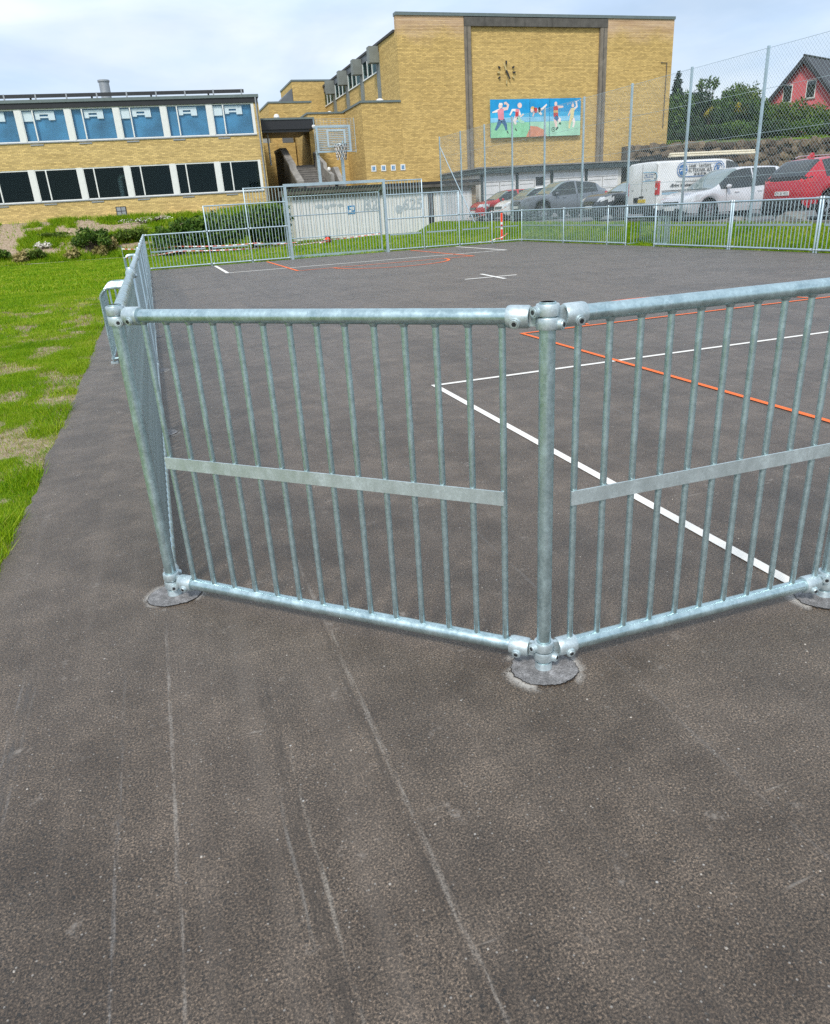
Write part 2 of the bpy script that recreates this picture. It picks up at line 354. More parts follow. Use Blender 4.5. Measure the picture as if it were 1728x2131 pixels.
# ------------------------------------------------------------------ mesh helpers
class MB:
    def __init__(s): s.v = []; s.f = []
    def add(s, vs, fs):
        b = len(s.v); s.v += [tuple(p) for p in vs]; s.f += [tuple(i + b for i in f) for f in fs]; return s
    def box(s, x0, x1, y0, y1, z0, z1):
        return s.add([(x0, y0, z0), (x1, y0, z0), (x1, y1, z0), (x0, y1, z0), (x0, y0, z1), (x1, y0, z1), (x1, y1, z1), (x0, y1, z1)],
                     [(0, 3, 2, 1), (4, 5, 6, 7), (0, 1, 5, 4), (1, 2, 6, 5), (2, 3, 7, 6), (3, 0, 4, 7)])
    def cyl(s, a, b, r0, r1=None, n=12, cap=True):
        a = Vector(a); b = Vector(b); r1 = r0 if r1 is None else r1
        d = (b - a).normalized(); q = Vector((0, 0, 1)) if abs(d.z) < .9 else Vector((1, 0, 0))
        e1 = d.cross(q).normalized(); e2 = d.cross(e1)
        vs = [a + (e1 * math.cos(k * 2 * pi / n) + e2 * math.sin(k * 2 * pi / n)) * r0 for k in range(n)]
        vs += [b + (e1 * math.cos(k * 2 * pi / n) + e2 * math.sin(k * 2 * pi / n)) * r1 for k in range(n)]
        fs = [(k, k + n, (k + 1) % n + n, (k + 1) % n) for k in range(n)]
        if cap: fs += [tuple(range(n)), tuple(range(2 * n - 1, n - 1, -1))]
        return s.add(vs, fs)
    def path(s, pts, r, n=8):
        pts = [Vector(p) for p in pts]; m = len(pts); vs = []; fs = []; prev = None
        for i, p in enumerate(pts):
            d = (pts[min(i + 1, m - 1)] - pts[max(i - 1, 0)]).normalized()
            if prev is None:
                q = Vector((0, 0, 1)) if abs(d.z) < .9 else Vector((1, 0, 0)); e1 = d.cross(q).normalized()
            else: e1 = (prev - d * prev.dot(d)).normalized()
            prev = e1; e2 = d.cross(e1); rr = r[i] if isinstance(r, (list, tuple)) else r
            vs += [p + (e1 * math.cos(k * 2 * pi / n) + e2 * math.sin(k * 2 * pi / n)) * rr for k in range(n)]
        for i in range(m - 1):
            fs += [(i * n + k, i * n + (k + 1) % n, (i + 1) * n + (k + 1) % n, (i + 1) * n + k) for k in range(n)]
        fs += [tuple(range(n - 1, -1, -1)), tuple(range((m - 1) * n, m * n))]
        return s.add(vs, fs)
    def lathe(s, prof, n=20, c=(0, 0, 0), axis='z'):
        vs = []; fs = []
        for (r, h) in prof:
            for k in range(n):
                a = 2 * pi * k / n; p = (r * math.cos(a), r * math.sin(a), h)
                if axis == 'y': p = (p[0], h, p[1])
                if axis == 'x': p = (h, p[0], p[1])
                vs.append((p[0] + c[0], p[1] + c[1], p[2] + c[2]))
        for i in range(len(prof) - 1):
            fs += [(i * n + k, i * n + (k + 1) % n, (i + 1) * n + (k + 1) % n, (i + 1) * n + k) for k in range(n)]
        return s.add(vs, fs)
    def prism(s, poly, y0, y1, axis='y'):
        # extrude a polygon of (u, v): axis y -> (u, y, v); z -> (u, v, z); x -> (x, u, v)
        def P(p, h): return (p[0], h, p[1]) if axis == 'y' else ((p[0], p[1], h) if axis == 'z' else (h, p[0], p[1]))
        n = len(poly); vs = [P(p, y0) for p in poly] + [P(p, y1) for p in poly]
        fs = [(k, (k + 1) % n, (k + 1) % n + n, k + n) for k in range(n)] + [tuple(range(n - 1, -1, -1)), tuple(range(n, 2 * n))]
        return s.add(vs, fs)
    def mesh(s, name, mat, smooth=False):
        me = bpy.data.meshes.new(name); me.from_pydata(s.v, [], s.f); me.materials.append(MAT[mat])
        if smooth:
            me.polygons.foreach_set('use_smooth', [True] * len(me.polygons))
            me.update()
            try: me.set_sharp_from_angle(angle=rad(38))
            except Exception: pass
        me.validate(); me.update(); return me
    def build(s, name, mat, parent=None, smooth=False, loc=(0, 0, 0), rot=(0, 0, 0)):
        return link(name, s.mesh(name, mat, smooth), parent, loc, rot)
def link(name, data, parent=None, loc=(0, 0, 0), rot=(0, 0, 0)):
    o = bpy.data.objects.new(name, data); COL.objects.link(o); o.location = loc; o.rotation_euler = rot
    if parent is not None: o.parent = parent
    return o
def tag(o, label, cat=None, group=None):
    o['label'] = label
    if cat: o['category'] = cat
    if group: o['group'] = group
    return o
def thing(name, label, cat, loc=(0, 0, 0), rz=0.0, group=None):
    o = link(name, None, None, loc, (0, 0, rz)); o.empty_display_size = .2; return tag(o, label, cat, group)
def struct(o, kind='structure'): o['kind'] = kind; return o
def B(*a): return MB().box(*a)
def nptri(name, V, F, mat, parent=None):
    me = bpy.data.meshes.new(name); k = F.shape[1]
    me.vertices.add(len(V)); me.vertices.foreach_set('co', V.astype(np.float32).ravel())
    me.loops.add(F.size); me.loops.foreach_set('vertex_index', F.astype(np.int32).ravel())
    me.polygons.add(len(F)); me.polygons.foreach_set('loop_start', np.arange(0, F.size, k, dtype=np.int32))
    me.materials.append(MAT[mat]); me.update(calc_edges=True); me.validate()
    return link(name, me, parent)
_font_cache = {}
def text_mesh(s, size, mat, extrude=.002, shear=0.0, bold=0.0):
    cu = bpy.data.curves.new('t', 'FONT'); cu.body = s; cu.size = size; cu.extrude = extrude; cu.shear = shear; cu.offset = bold; cu.align_x = 'LEFT'; cu.resolution_u = 3
    o = bpy.data.objects.new('t', cu); COL.objects.link(o)
    dg = bpy.context.evaluated_depsgraph_get(); me = bpy.data.meshes.new_from_object(o.evaluated_get(dg))
    bpy.data.objects.remove(o); bpy.data.curves.remove(cu)
    me.materials.clear(); me.materials.append(MAT[mat]); return me

# value noise for laying out turf
_h = rng.random((256, 256))
def vnoise(x, y):
    xi = np.floor(x).astype(int); yi = np.floor(y).astype(int); fx = x - xi; fy = y - yi
    fx = fx * fx * (3 - 2 * fx); fy = fy * fy * (3 - 2 * fy)
    g = lambda a, b: _h[a & 255, b & 255]
    return (g(xi, yi) * (1 - fx) + g(xi + 1, yi) * fx) * (1 - fy) + (g(xi, yi + 1) * (1 - fx) + g(xi + 1, yi + 1) * fx) * fy
def fbm(x, y, o=4):
    s = 0; a = .5; t = 0
    for k in range(o): s = s + a * vnoise(x * 2 ** k + 17.3 * k, y * 2 ** k + 5.1 * k); t += a; a *= .5
    return s / t
def sstep(v, a, b):
    t = np.clip((v - a) / (b - a), 0, 1); return t * t * (3 - 2 * t)

# ------------------------------------------------------------------ terrain
def park_z(y): return .56 + .0065 * (np.clip(y, 8, 60) - 14)
def height(x, y):
    x = np.asarray(x, float); y = np.asarray(y, float)
    z = np.full(np.broadcast(x, y).shape, -.02)
    n = fbm(x * .35 + 40, y * .35 + 9, 4) - .5
    out = 1 - sstep(x, -1.2, -.8) * (1 - sstep(y, 26.4, 27.5))
    z = z + out * n * .07 * sstep(np.abs(x + .8), .3, 3)
    # bank below the school
    bank = sstep(y, 41.5, 47.6) * (1 - sstep(x, 8.5, 10.5))
    z = z + bank * 2.1 + bank * (1 - bank) * n * 2.6
    # far grass behind the goal rises a little
    z = z + sstep(y, 27, 40) * .18 * sstep(x, 3, 9)
    # grass strip up to the car park, then the car park itself
    rise = sstep(x, 15.0, 16.6)
    z = z * (1 - rise) + rise * (park_z(y) - .02)
    # hill behind the retaining wall
    hill = sstep(y, 46.6, 47.4) * sstep(x, 38.4, 38.9)
    z = z + hill * (4.2 + .1 * np.clip(y - 48, 0, 15))
    # paved yard in front of the stairs
    return z
def bare_at(x, y):
    edge = np.exp(-np.clip(-.8 - x, 0, 9) / .9)
    b = fbm(x * 3.4 + 3, y * 1.9 + 8, 5) + .12 * edge
    b = sstep(b, .45, .70) * .9 * (1 - sstep(y, 13, 22)) * (x < 0)
    bk = sstep(fbm(x * .7 + 60, y * .9 + 31, 4), .47, .62) * sstep(y, 42.3, 43.4) * (x < 9)
    worn = sstep(fbm(x * .5 + 11, y * .9 + 70, 3), .52, .66) * sstep(y, 27, 29) * (1 - sstep(y, 33, 36)) * sstep(x, 2, 4) * (1 - sstep(x, 9, 11)) * .8
    return np.clip(b + bk + worn, 0, 1)
def axis(segs):
    out = []
    for a, b, n in segs: out += list(np.linspace(a, b, n, endpoint=False))
    return np.array(out + [segs[-1][1]])
gx = axis([(-700, -60, 14), (-60, -14, 26), (-14, -4, 50), (-4, -.9, 34), (-.9, 14.9, 10), (14.9, 17, 22), (17, 60, 30), (60, 700, 14)])
gy = axis([(-500, -30, 8), (-30, -3, 12), (-3, 14, 110), (14, 26, 30), (26, 41, 30), (41, 49, 44), (49, 70, 12), (70, 900, 16)])
X, Y = np.meshgrid(gx, gy); Z = height(X, Y)
V = np.stack([X, Y, Z], -1).reshape(-1, 3); nx_, ny_ = len(gx), len(gy)
ii = (np.arange(ny_ - 1)[:, None] * nx_ + np.arange(nx_ - 1)[None]).ravel()
ground = struct(nptri('ground', V, np.stack([ii, ii + 1, ii + 1 + nx_, ii + nx_], 1), 'ground'))
ground.data.polygons.foreach_set('use_smooth', [True] * len(ground.data.polygons))
at = ground.data.attributes.new('bare', 'FLOAT', 'POINT'); at.data.foreach_set('value', bare_at(X, Y).astype(np.float32).ravel())
gv = sstep(X, 16.6, 16.8) * (1 - sstep(Y, 46.5, 48)) * (1 - sstep(X, 45, 50))
gv = np.maximum(gv, sstep(X, 8.5, 9) * sstep(Y, 44, 45) * (1 - sstep(Y, 62, 64)) * (1 - sstep(X, 38, 38.4)))
at = ground.data.attributes.new('gravel', 'FLOAT', 'POINT'); at.data.foreach_set('value', gv.astype(np.float32).ravel())
tag(ground, 'lawn, earth bank and car park surface around the ball court')

# asphalt slab of the court, ragged along the lawn
def edge_x(y): return -.80 + .05 * (vnoise(np.asarray(y) * 1.9 + 4, np.asarray(y) * 0 + 2.5) - .5) + .03 * (vnoise(np.asarray(y) * 11 + 4, np.asarray(y) * 0 + 7.5) - .5)
ys = np.concatenate([np.linspace(-40, -3, 12, endpoint=False), np.linspace(-3, 14, 500, endpoint=False), np.linspace(14, 26.35, 120)])
vs = []; fs = []
for k, y in enumerate(ys):
    ex = float(edge_x(y)); xr = 14.98
    vs += [(ex - .012, y, -.05), (ex, y, -.006), (ex + .02, y, 0), (7, y, 0), (xr, y, 0), (xr, y, -.05)]
    if k:
        a = 6 * (k - 1); b = 6 * k
        fs += [(a + j, a + j + 1, b + j + 1, b + j) for j in range(5)]
mb = MB(); mb.add(vs, fs); court = struct(mb.build('court_asphalt', 'asphalt'))
tag(court, 'dark worn asphalt surface of the fenced ball court')

# loose grit lying on the asphalt
gm_v = []; gm_f = []; qg = np.random.default_rng(31)
for k in range(420):
    gx_, gy_ = qg.uniform(-.75, 2.6), qg.uniform(-2.6, 4.0); r_ = .0015 + .0032 * qg.random()**3
    b_ = len(gm_v); a_ = qg.uniform(0, 6.28)
    gm_v += [(gx_ + r_ * math.cos(a_ + t_) * qg.uniform(.7, 1.3), gy_ + r_ * math.sin(a_ + t_) * qg.uniform(.7, 1.3), .0005) for t_ in (0, 1.57, 3.14, 4.71)] + [(gx_ + r_ * .2, gy_, r_ * qg.uniform(.8, 1.3))]
    gm_f += [tuple(b_ + i_ for i_ in f_) for f_ in ((0, 1, 4), (1, 2, 4), (2, 3, 4), (3, 0, 4))]
MAT['grit'] = simple('pale_grit', (.36, .33, .29), .9, 0, .5, 30)
_m = MB(); _m.add(gm_v, gm_f); grit = struct(_m.build('loose_grit', 'grit'), 'stuff'); tag(grit, 'small loose grit scattered on the asphalt', 'grit')

# ------------------------------------------------------------------ painted lines
def line(name, pts, wdt, mat, label, z=.004, closed=False):
    vs = []; fs = []; pts = [Vector((p[0], p[1], 0)) for p in pts]
    n = len(pts)
    for i, p in enumerate(pts):
        d0 = (p - pts[i - 1]).normalized() if i else None; d1 = (pts[i + 1] - p).normalized() if i < n - 1 else None
        d0 = d0 or d1; d1 = d1 or d0
        nn = Vector((-d0.y - d1.y, d0.x + d1.x, 0)).normalized(); k = 1 / max(.3, nn.dot(Vector((-d0.y, d0.x, 0))))
        vs += [(p + nn * wdt / 2 * k)[:2] + (z,), (p - nn * wdt / 2 * k)[:2] + (z,)]
        if i: fs.append((2 * i - 2, 2 * i - 1, 2 * i + 1, 2 * i))
    m = MB(); m.add(vs, fs); o = struct(m.build(name, mat)); o['label'] = label; return o
line('line_marking', [(2.40, -1.6), (2.40, 3.17), (11.9, 3.17), (11.9, -1.5)], .055, 'white_line', 'white goal area lines painted at the near end of the court')
line('line_marking', [(2.30, 26.0), (2.30, 21.4), (11.85, 21.4), (11.85, 26.0)], .11, 'white_line', 'white goal area lines painted in front of the barred goal')
line('line_marking', [(4.32, -.5), (4.32, 5.22), (9.9, 5.22), (9.9, -.5)], .05, 'orange_line', 'orange key lines painted at the near end', .008)
line('line_marking', [(4.2, 26.0), (4.2, 19.7), (9.9, 19.7), (9.9, 26.0)], .085, 'orange_line', 'orange key lines painted in front of the barred goal', .008)
line('line_marking', [(7.1 + 1.8 * math.cos(a), 5.26 + 1.8 * math.sin(a)) for a in np.linspace(.02, pi - .02, 25)], .05, 'orange_line', 'orange half circle beyond the near key', .008)
line('line_marking', [(7.1 + 1.8 * math.cos(a), 19.66 - 1.8 * math.sin(a)) for a in np.linspace(.02, pi - .02, 25)], .085, 'orange_line', 'orange half circle before the far key', .008)
line('line_marking', [(6.62, 12.55), (7.86, 12.50)], .10, 'white_line', 'white centre cross bar running across the court')
line('line_marking', [(7.38, 13.42), (7.26, 11.85)], .09, 'white_line', 'white centre cross bar running along the court', .008)

# ------------------------------------------------------------------ court fence
RAIL_R, BAR_R, Z_TOP, Z_BOT = .0245, .0108, 1.195, .075
def tube_mesh(h0, h1, r, n, mat, nm): return MB().cyl((0, 0, h0), (0, 0, h1), r, n=n).mesh(nm, mat, True)
ME_bar_near = tube_mesh(Z_BOT, Z_TOP, BAR_R, 14, 'galv', 'bar')
ME_bar = tube_mesh(Z_BOT, Z_TOP, BAR_R * 1.05, 6, 'galv_far', 'bar')
ME_bar_tier = {}
def bar_mesh(a, b):
    k = (round(a, 3), round(b, 3))
    if k not in ME_bar_tier: ME_bar_tier[k] = tube_mesh(a, b, BAR_R * 1.05, 6, 'galv_far', 'bar')
    return ME_bar_tier[k]

def clamp(root, L, end, z, zc, near):
    # swivel clamp joining a rail end to a post: sleeve on the rail, tongue, collar round the post
    sx = 1 if end == 0 else -1; x0 = 0 if end == 0 else L
    m = MB()
    a, b = .050, .118
    pr = [(RAIL_R, a), (.0300, a), (.0330, a + .006), (.0335, b - .008), (.0315, b), (RAIL_R, b)]
    if sx < 0: pr = [(r, -h) for r, h in pr]
    m.lathe(pr, 22 if near else 10, (x0, 0, z), 'x')
    xs = sorted((x0 + sx * .020, x0 + sx * .060))
    m.box(xs[0], xs[1], -.0075, .0075, z - .026, z + .026)
    hh = .0165
    prc = [(.0248, zc - hh), (.0325, zc - hh), (.0342, zc - hh + .004), (.0342, zc + hh - .004), (.0325, zc + hh), (.0248, zc + hh)]
    m.lathe(prc, 26 if near else 10, (x0, 0, 0), 'z')
    o = m.build('rail_clamp', 'galv_cast', root, True)
    if near:
        # screw heads come straight out of the casting; sub-sub-parts are not allowed, so they are built into two screws
        for c, d in (((x0 + sx * .088, -.031, z - .014), (0, -1, -.25)), ((x0 + sx * .030, -.026, zc - .004), (sx * .55, -.85, 0))):
            cc = Vector(c); dd = Vector(d).normalized()
            q = MB(); q.cyl(cc - dd * .016, cc + dd * .006, .0175, .0155, 18); q.cyl(cc + dd * .006, cc + dd * .009, .0125, .0115, 18)
            q.build('set_screw', 'galv_cast', root, True)
            q = MB(); q.cyl(cc + dd * .0088, cc + dd * .0100, .0072, n=6); q.build('hex_recess', 'hex_dark', root)
    return o
ME_weld = MB().lathe([(.0165, -.004), (.0150, .001), (.0122, .006), (BAR_R, .0085)], 14).mesh('weld', 'galv', True)
PITCH = .1065
FENCE = [None]
def panel(A, Bp, label, group=None, near=False, strip=True, first=None, dzc=(0.0, 0.0)):
    A = Vector(A); Bp = Vector(Bp); d = Bp - A; L = d.length
    root = link('panel', None, FENCE[0], (A.x - FENCE[0].location.x, A.y - FENCE[0].location.y, 0), (0, 0, math.atan2(d.y, d.x))); root['label'] = label; root.empty_display_size = .2
    mt = 'galv' if near else 'galv_far'; n = 28 if near else 10
    MB().cyl((.06, 0, Z_TOP), (L - .06, 0, Z_TOP), RAIL_R, n=n).build('top_rail', mt, root, True)
    MB().cyl((.06, 0, Z_BOT), (L - .06, 0, Z_BOT), RAIL_R, n=n).build('bottom_rail', mt, root, True)
    p = PITCH if near else .118
    nb = int((L - (first or .14) - (.06 if first else .06)) / p) + 1; off = (L - (nb - 1) * p) / 2 if first is None else first
    xs = [off + i * p for i in range(nb) if off + i * p < L - .055]
    me = ME_bar_near if near else ME_bar
    for x in xs: link('bar', me, root, (x, 0, 0))
    if near:
        for x in xs:
            link('weld', ME_weld, root, (x, 0, Z_TOP - .0232), (pi, 0, 0))
    if strip:
        B(xs[0] - .016, xs[-1] + .004, -.0165, -.0105, .602, .650).build('flat_strip', 'galv_strip' if near else mt, root)
    for e in (0, 1):
        clamp(root, L, e, Z_TOP, Z_TOP + dzc[e], near); clamp(root, L, e, Z_BOT, Z_BOT + dzc[e], near)
    return root
def ragged(r, n, k, seed):
    q = random.Random(seed); ph = [q.uniform(0, 6.28) for _ in range(6)]
    return [(r * (1 + k * (math.sin(2 * a + ph[0]) * .5 + math.sin(3 * a + ph[1]) * .4 + math.sin(7 * a + ph[2]) * .14 + math.sin(13 * a + ph[3]) * .08) + q.uniform(-.020, .020)), a) for a in [2 * pi * i / n for i in range(n)]]
def post(x, y, label, group=None, near=False, h=1.237, foot=True, seed=1, square=0):
    root = link('post', None, FENCE[0], (x - FENCE[0].location.x, y - FENCE[0].location.y, 0)); root['label'] = label; root.empty_display_size = .2
    n = 30 if near else 10
    mt = 'galv' if near else 'galv_far'
    m = MB(); m.lathe([(.0240, -.03), (.0240, h - .001), (.0232, h), (.0215, h)], n); m.build('tube', mt, root, True)
    m = MB(); m.lathe([(.0215, h), (.0213, h - .022), (.0001, h - .022)], n); m.build('end_plug', 'dark_gap', root)  # plug, with the steel bore above it coloured dark as a shaded hollow
    if near:
        m = MB(); m.lathe([(.0242, .030), (.0275, .030), (.0290, .026), (.0290, .008), (.0330, .001)], n); m.build('base_ring', 'galv_cast', root, True)
    if foot:
        rr = ragged(.110, 110 if near else 24, .07, seed)
        vs = [(0, 0, .0075)] + [(.55 * r * math.cos(a), .55 * r * math.sin(a), .0070) for r, a in rr] + [(r * math.cos(a), r * math.sin(a), .005) for r, a in rr]
        k = len(rr); fs = [(0, 1 + i, 1 + (i + 1) % k) for i in range(k)] + [(1 + i, 1 + k + i, 1 + k + (i + 1) % k, 1 + (i + 1) % k) for i in range(k)]
        m = MB(); m.add(vs, fs); ft = m.build('footing', 'patch', root)
        if near:
            q = random.Random(seed + 5); vs = []; fs = []
            for i, (r, a) in enumerate(rr):
                wv = .0010 + .0030 * max(0, math.sin(3 * a + seed) * .6 + q.uniform(-.3, .6)); jj = q.uniform(-.001, .0015)
                vs += [((r - .0005 + jj) * math.cos(a), (r - .0005 + jj) * math.sin(a), .0058), ((r + wv + jj) * math.cos(a), (r + wv + jj) * math.sin(a), .0050)]
            fs = [(2 * i, 2 * i + 1, 2 * ((i + 1) % k) + 1, 2 * ((i + 1) % k)) for i in range(k)]
            m = MB(); m.add(vs, fs); m.build('edge_crack', 'crack', root)
    return root

def fence(label, x, y): FENCE[0] = thing('court_fence', label, 'fence', (x, y, 0))
fence('galvanised bar fence across the near end of the court, with a diagonal corner panel', 1.2, -1.13)
panel((0, 0), (1.2, -1.13), 'galvanised bar panel cutting diagonally across the corner of the court', None, True, first=.128, dzc=(-.017, .020))
panel((1.2, -1.13), (2.43, -1.14), 'galvanised bar panel along the end line, right of the diagonal corner panel', None, True, first=.1, dzc=(-.017, .020))
panel((2.43, -1.14), (5.3, -1.15), 'long galvanised bar panel continuing the end line beyond the short panel', None, True, first=.1, dzc=(-.017, .0))
post(0, 0, 'galvanised corner post between the left side fence and the diagonal panel', None, True, seed=3)
post(1.2, -1.13, 'galvanised post between the diagonal panel and the end line panel, in a cracked round patch', None, True, seed=11)
post(2.43, -1.14, 'galvanised post at the far end of the short end line panel', None, True, seed=21)
# left side
fence('long low bar fence along the lawn side of the court', 0, 2.8)
GL = 'bar panels along the lawn side of the court'; GP = 'posts along the lawn side of the court'
lp = [0, 2.8, 5.6, 8.4, 11.2, 14.0, 16.8, 19.6, 22.4, 26.13]
for i in range(len(lp) - 1):
    panel((0, lp[i]), (0, lp[i + 1]), 'low galvanised bar panel in the side fence along the lawn', GL, near=(i == 0), dzc=(.020, .0) if i == 0 else (0, 0), strip=(i != 0))
    if 0 < i: post(0, lp[i], 'round galvanised post in the side fence along the lawn', GP, seed=30 + i)
post(0, 26.13, 'galvanised corner post where the lawn side fence meets the goal end', seed=50)
fence('stepped bar fence either side of the barred goal', 5.0, 26.13)
# far end: low panels either side of the goal, with raised tiers that step up to the goal
GF = 'low bar panels at the goal end'; GFP = 'posts at the goal end'
def tiered(x0, x1, tiers, label, group=None):
    r = panel((x0, 26.13), (x1, 26.13), label, group)
    for za, zb in tiers:
        MB().cyl((0, 0, zb), (x1 - x0, 0, zb), RAIL_R, n=10).build('tier_rail', 'galv_far', r, True)
        n = int((x1 - x0 - .1) / .118)
        for i in range(n + 1): link('bar', bar_mesh(za, zb), r, ((x1 - x0) / 2 + (i - n / 2) * .118, 0, 0))
    return r
tiered(.0, 2.2, [], 'low galvanised bar panel between the lawn corner and the stepped panels', None)
tiered(2.2, 3.7, [(1.195, 2.03)], 'two tier bar panel left of the barred goal')
tiered(3.7, 5.16, [(1.195, 2.03), (2.03, 2.54)], 'three tier bar panel adjoining the left goal post')
tiered(9.04, 10.54, [(1.195, 2.06), (2.06, 2.55)], 'three tier bar panel adjoining the right goal post')
tiered(10.54, 12.06, [(1.195, 2.06)], 'two tier bar panel right of the barred goal')
tiered(12.06, 13.5, [], 'low bar panel behind the corner lines, with a grey crossbar, right of the stepped panels', None)
tiered(13.5, 14.85, [], 'low bar panel in front of the red and white bollard', None)
for x, h in ((2.2, 2.05), (3.7, 2.56), (10.54, 2.57), (12.06, 2.08), (13.5, 1.237), (14.85, 1.237)):
    post(x, 26.13, 'slim post %s' % {2.2: 'at the outer end of the left stepped panels', 3.7: 'between the left stepped panels', 10.54: 'between the right stepped panels', 12.06: 'at the outer end of the right stepped panels', 13.5: 'left of the red and white bollard', 14.85: 'at the corner facing the grey SUV'}[x], None, h=h, seed=int(x * 7))
# right side along the car park
fence('low bar fence along the car park side of the court', 14.85, 16)
rp = [26.13, 22.7, 19.75, 18.67]
GR = 'bar panels along the car park side'; GRP = 'posts along the car park side'
for i in range(3):
    panel((14.85, rp[i]), (14.85, rp[i + 1]), 'low bar panel in the side fence along the car park, near the goal end', GR)
    post(14.85, rp[i + 1], 'slim post in the side fence along the car park, near the goal end', GRP, seed=60 + i)
panel((14.85, 17.15), (14.85, 13.93), 'low bar panel in front of the silver car', None)
panel((14.85, 13.85), (14.85, 11.06), 'low bar panel in front of the red SUV', None)
panel((14.85, 10.98), (14.85, 8.1), 'low bar panel beyond the red SUV panel along the car park', None)
panel((14.85, 8.02), (14.85, 5.2), 'low bar panel at the near end of the car park side', None)
for k, (y, lb) in enumerate(((17.15, 'slim post at the near side of the side fence opening'), (13.93, 'first of two paired posts left of the red SUV panel'), (13.85, 'second of two paired posts left of the red SUV panel'), (11.06, 'first of two paired posts right of the red SUV panel'), (10.98, 'second of two paired posts right of the red SUV panel'), (8.1, 'first of two paired posts near the end of the car park side'), (8.02, 'second of two paired posts near the end of the car park side'))):
    post(14.85, y, lb, None, seed=70 + k, foot=(k not in (2, 4, 6)))
# lintel over the opening
ln = thing('entrance_lintel', 'short barred lintel over the opening in the car park side fence', 'lintel', (14.85, 18.67, 0), -pi / 2)
MB().cyl((0, 0, 1.195), (1.52, 0, 1.195), RAIL_R, n=10).build('top_rail', 'galv_far', ln, True)
MB().cyl((0, 0, .86), (1.52, 0, .86), .018, n=10).build('lower_rail', 'galv_far', ln, True)
for i in range(13): link('bar', bar_mesh(.86, 1.195), ln, (.06 + i * .117, 0, 0))
# entrance guards: barred U-shaped screens of bent flat steel standing outside the openings
def guard(x, y0, y1, sx, label, near=False):
    g = thing('entrance_guard', label, 'entrance guard', (x, y0, 0), 0)
    L = y1 - y0; D = .46 * sx; mt = 'galv'
    r = .11; zt = .86
    for yy in (0, L):
        prof = [(-.02 * sx, zt), (D - r * sx, zt)] + [(D - r * sx + r * sx * math.sin(a), zt - r + r * math.cos(a)) for a in np.linspace(.2, pi / 2, 6)] + [(D, .0)]
        vs = []; fs = []
        for k, (px, pz) in enumerate(prof):
            a = Vector(prof[max(0, k - 1)]); b = Vector(prof[min(len(prof) - 1, k + 1)]); t_ = (b - a).normalized(); nn = Vector((-t_.y, t_.x)) * .006
            vs += [(px + nn.x, yy - .035, pz + nn.y), (px + nn.x, yy + .035, pz + nn.y), (px - nn.x, yy + .035, pz - nn.y), (px - nn.x, yy - .035, pz - nn.y)]
            if k: fs += [(4 * k - 4 + j, 4 * k - 4 + (j + 1) % 4, 4 * k + (j + 1) % 4, 4 * k + j) for j in range(4)]
        fs += [(0, 1, 2, 3), tuple(4 * (len(prof) - 1) + j for j in (3, 2, 1, 0))]
        m = MB(); m.add(vs, fs); m.build('flat_hoop', mt, g, True)
        B(min(D - .05 * sx, D + .03 * sx), max(D - .05 * sx, D + .03 * sx), yy - .04, yy + .04, .0, .022).build('foot_plate', 'galv_cast', g)
        for q in (.25, .5, .75): link('bar', bar_mesh(.06, .85), g, (D * q, yy, 0))
        MB().cyl((0, yy, .06), (D, yy, .06), .012, n=8).build('foot_rail', mt, g, True)
    MB().cyl((D, 0, .06), (D, L, .06), .02, n=8).build('side_rail', 'galv_far', g, True)
    nb = int(L / .10)
    hp = [(0, 0, zt - .012), (D - r * sx, 0, zt - .012)] + [(D - r * sx + r * sx * math.sin(a), 0, zt - .012 - r + r * math.cos(a)) for a in np.linspace(.3, pi / 2, 5)] + [(D, 0, .06)]
    me = MB().path(hp, .013, 6).mesh('hoop_bar', 'galv', True)
    for i in range(1, nb): link('hoop_bar', me, g, (0, L * i / nb, 0))
guard(-.03, 6.45, 7.75, -1, 'cage-like barred entrance guard outside the lawn side fence, closer to the diagonal corner panel')
guard(-.03, 16.85, 18.1, -1, 'cage-like barred entrance guard outside the lawn side fence, closer to the goal end')
guard(14.88, 17.15, 18.6, 1, 'barred entrance guard outside the car park side fence')

# ------------------------------------------------------------------ goal with basketball board
gl = thing('ball_court_goal', 'galvanised barred goal with a basketball board standing on its crossbar', 'goal', (5.2, 26.13, 0))
GW, GH, GD = 3.8, 2.52, .75
for x in (0, GW): B(x - .05, x + .05, -.06, .06, -.01, GH).build('goal_post', 'galv_far', gl)
B(-.05, GW + .05, -.062, .062, GH + .002, GH + .10).build('crossbar', 'galv_far', gl)
for x in (.02, GW - .02):
    B(x - .03, x + .03, .06, GD, .0, .07).build('base_rail', 'galv_far', gl)
    B(x - .03, x + .03, GD - .06, GD, .07, 2.2).build('back_post', 'galv_far', gl)
    MB().cyl((x, 0, 2.45), (x, GD - .03, 2.2), .022, n=8).build('roof_stay', 'galv_far', gl, True)
B(.05, GW - .05, GD - .08, GD - .005, .001, .10).build('back_base_rail', 'galv_far', gl)
for z in (.72, 1.52, 2.2): MB().cyl((.0, GD - .03, z), (GW, GD - .03, z), .018, n=8).build('back_rail', 'galv_far', gl, True)
for i in range(30): link('bar', bar_mesh(.06, 2.2), gl, (.13 + i * (GW - .26) / 29, GD - .03, 0))
for i in range(30): MB().cyl((.13 + i * (GW - .26) / 29, .05, 2.46), (.13 + i * (GW - .26) / 29, GD - .03, 2.2), BAR_R, n=5).build('roof_bar', 'galv_far', gl)
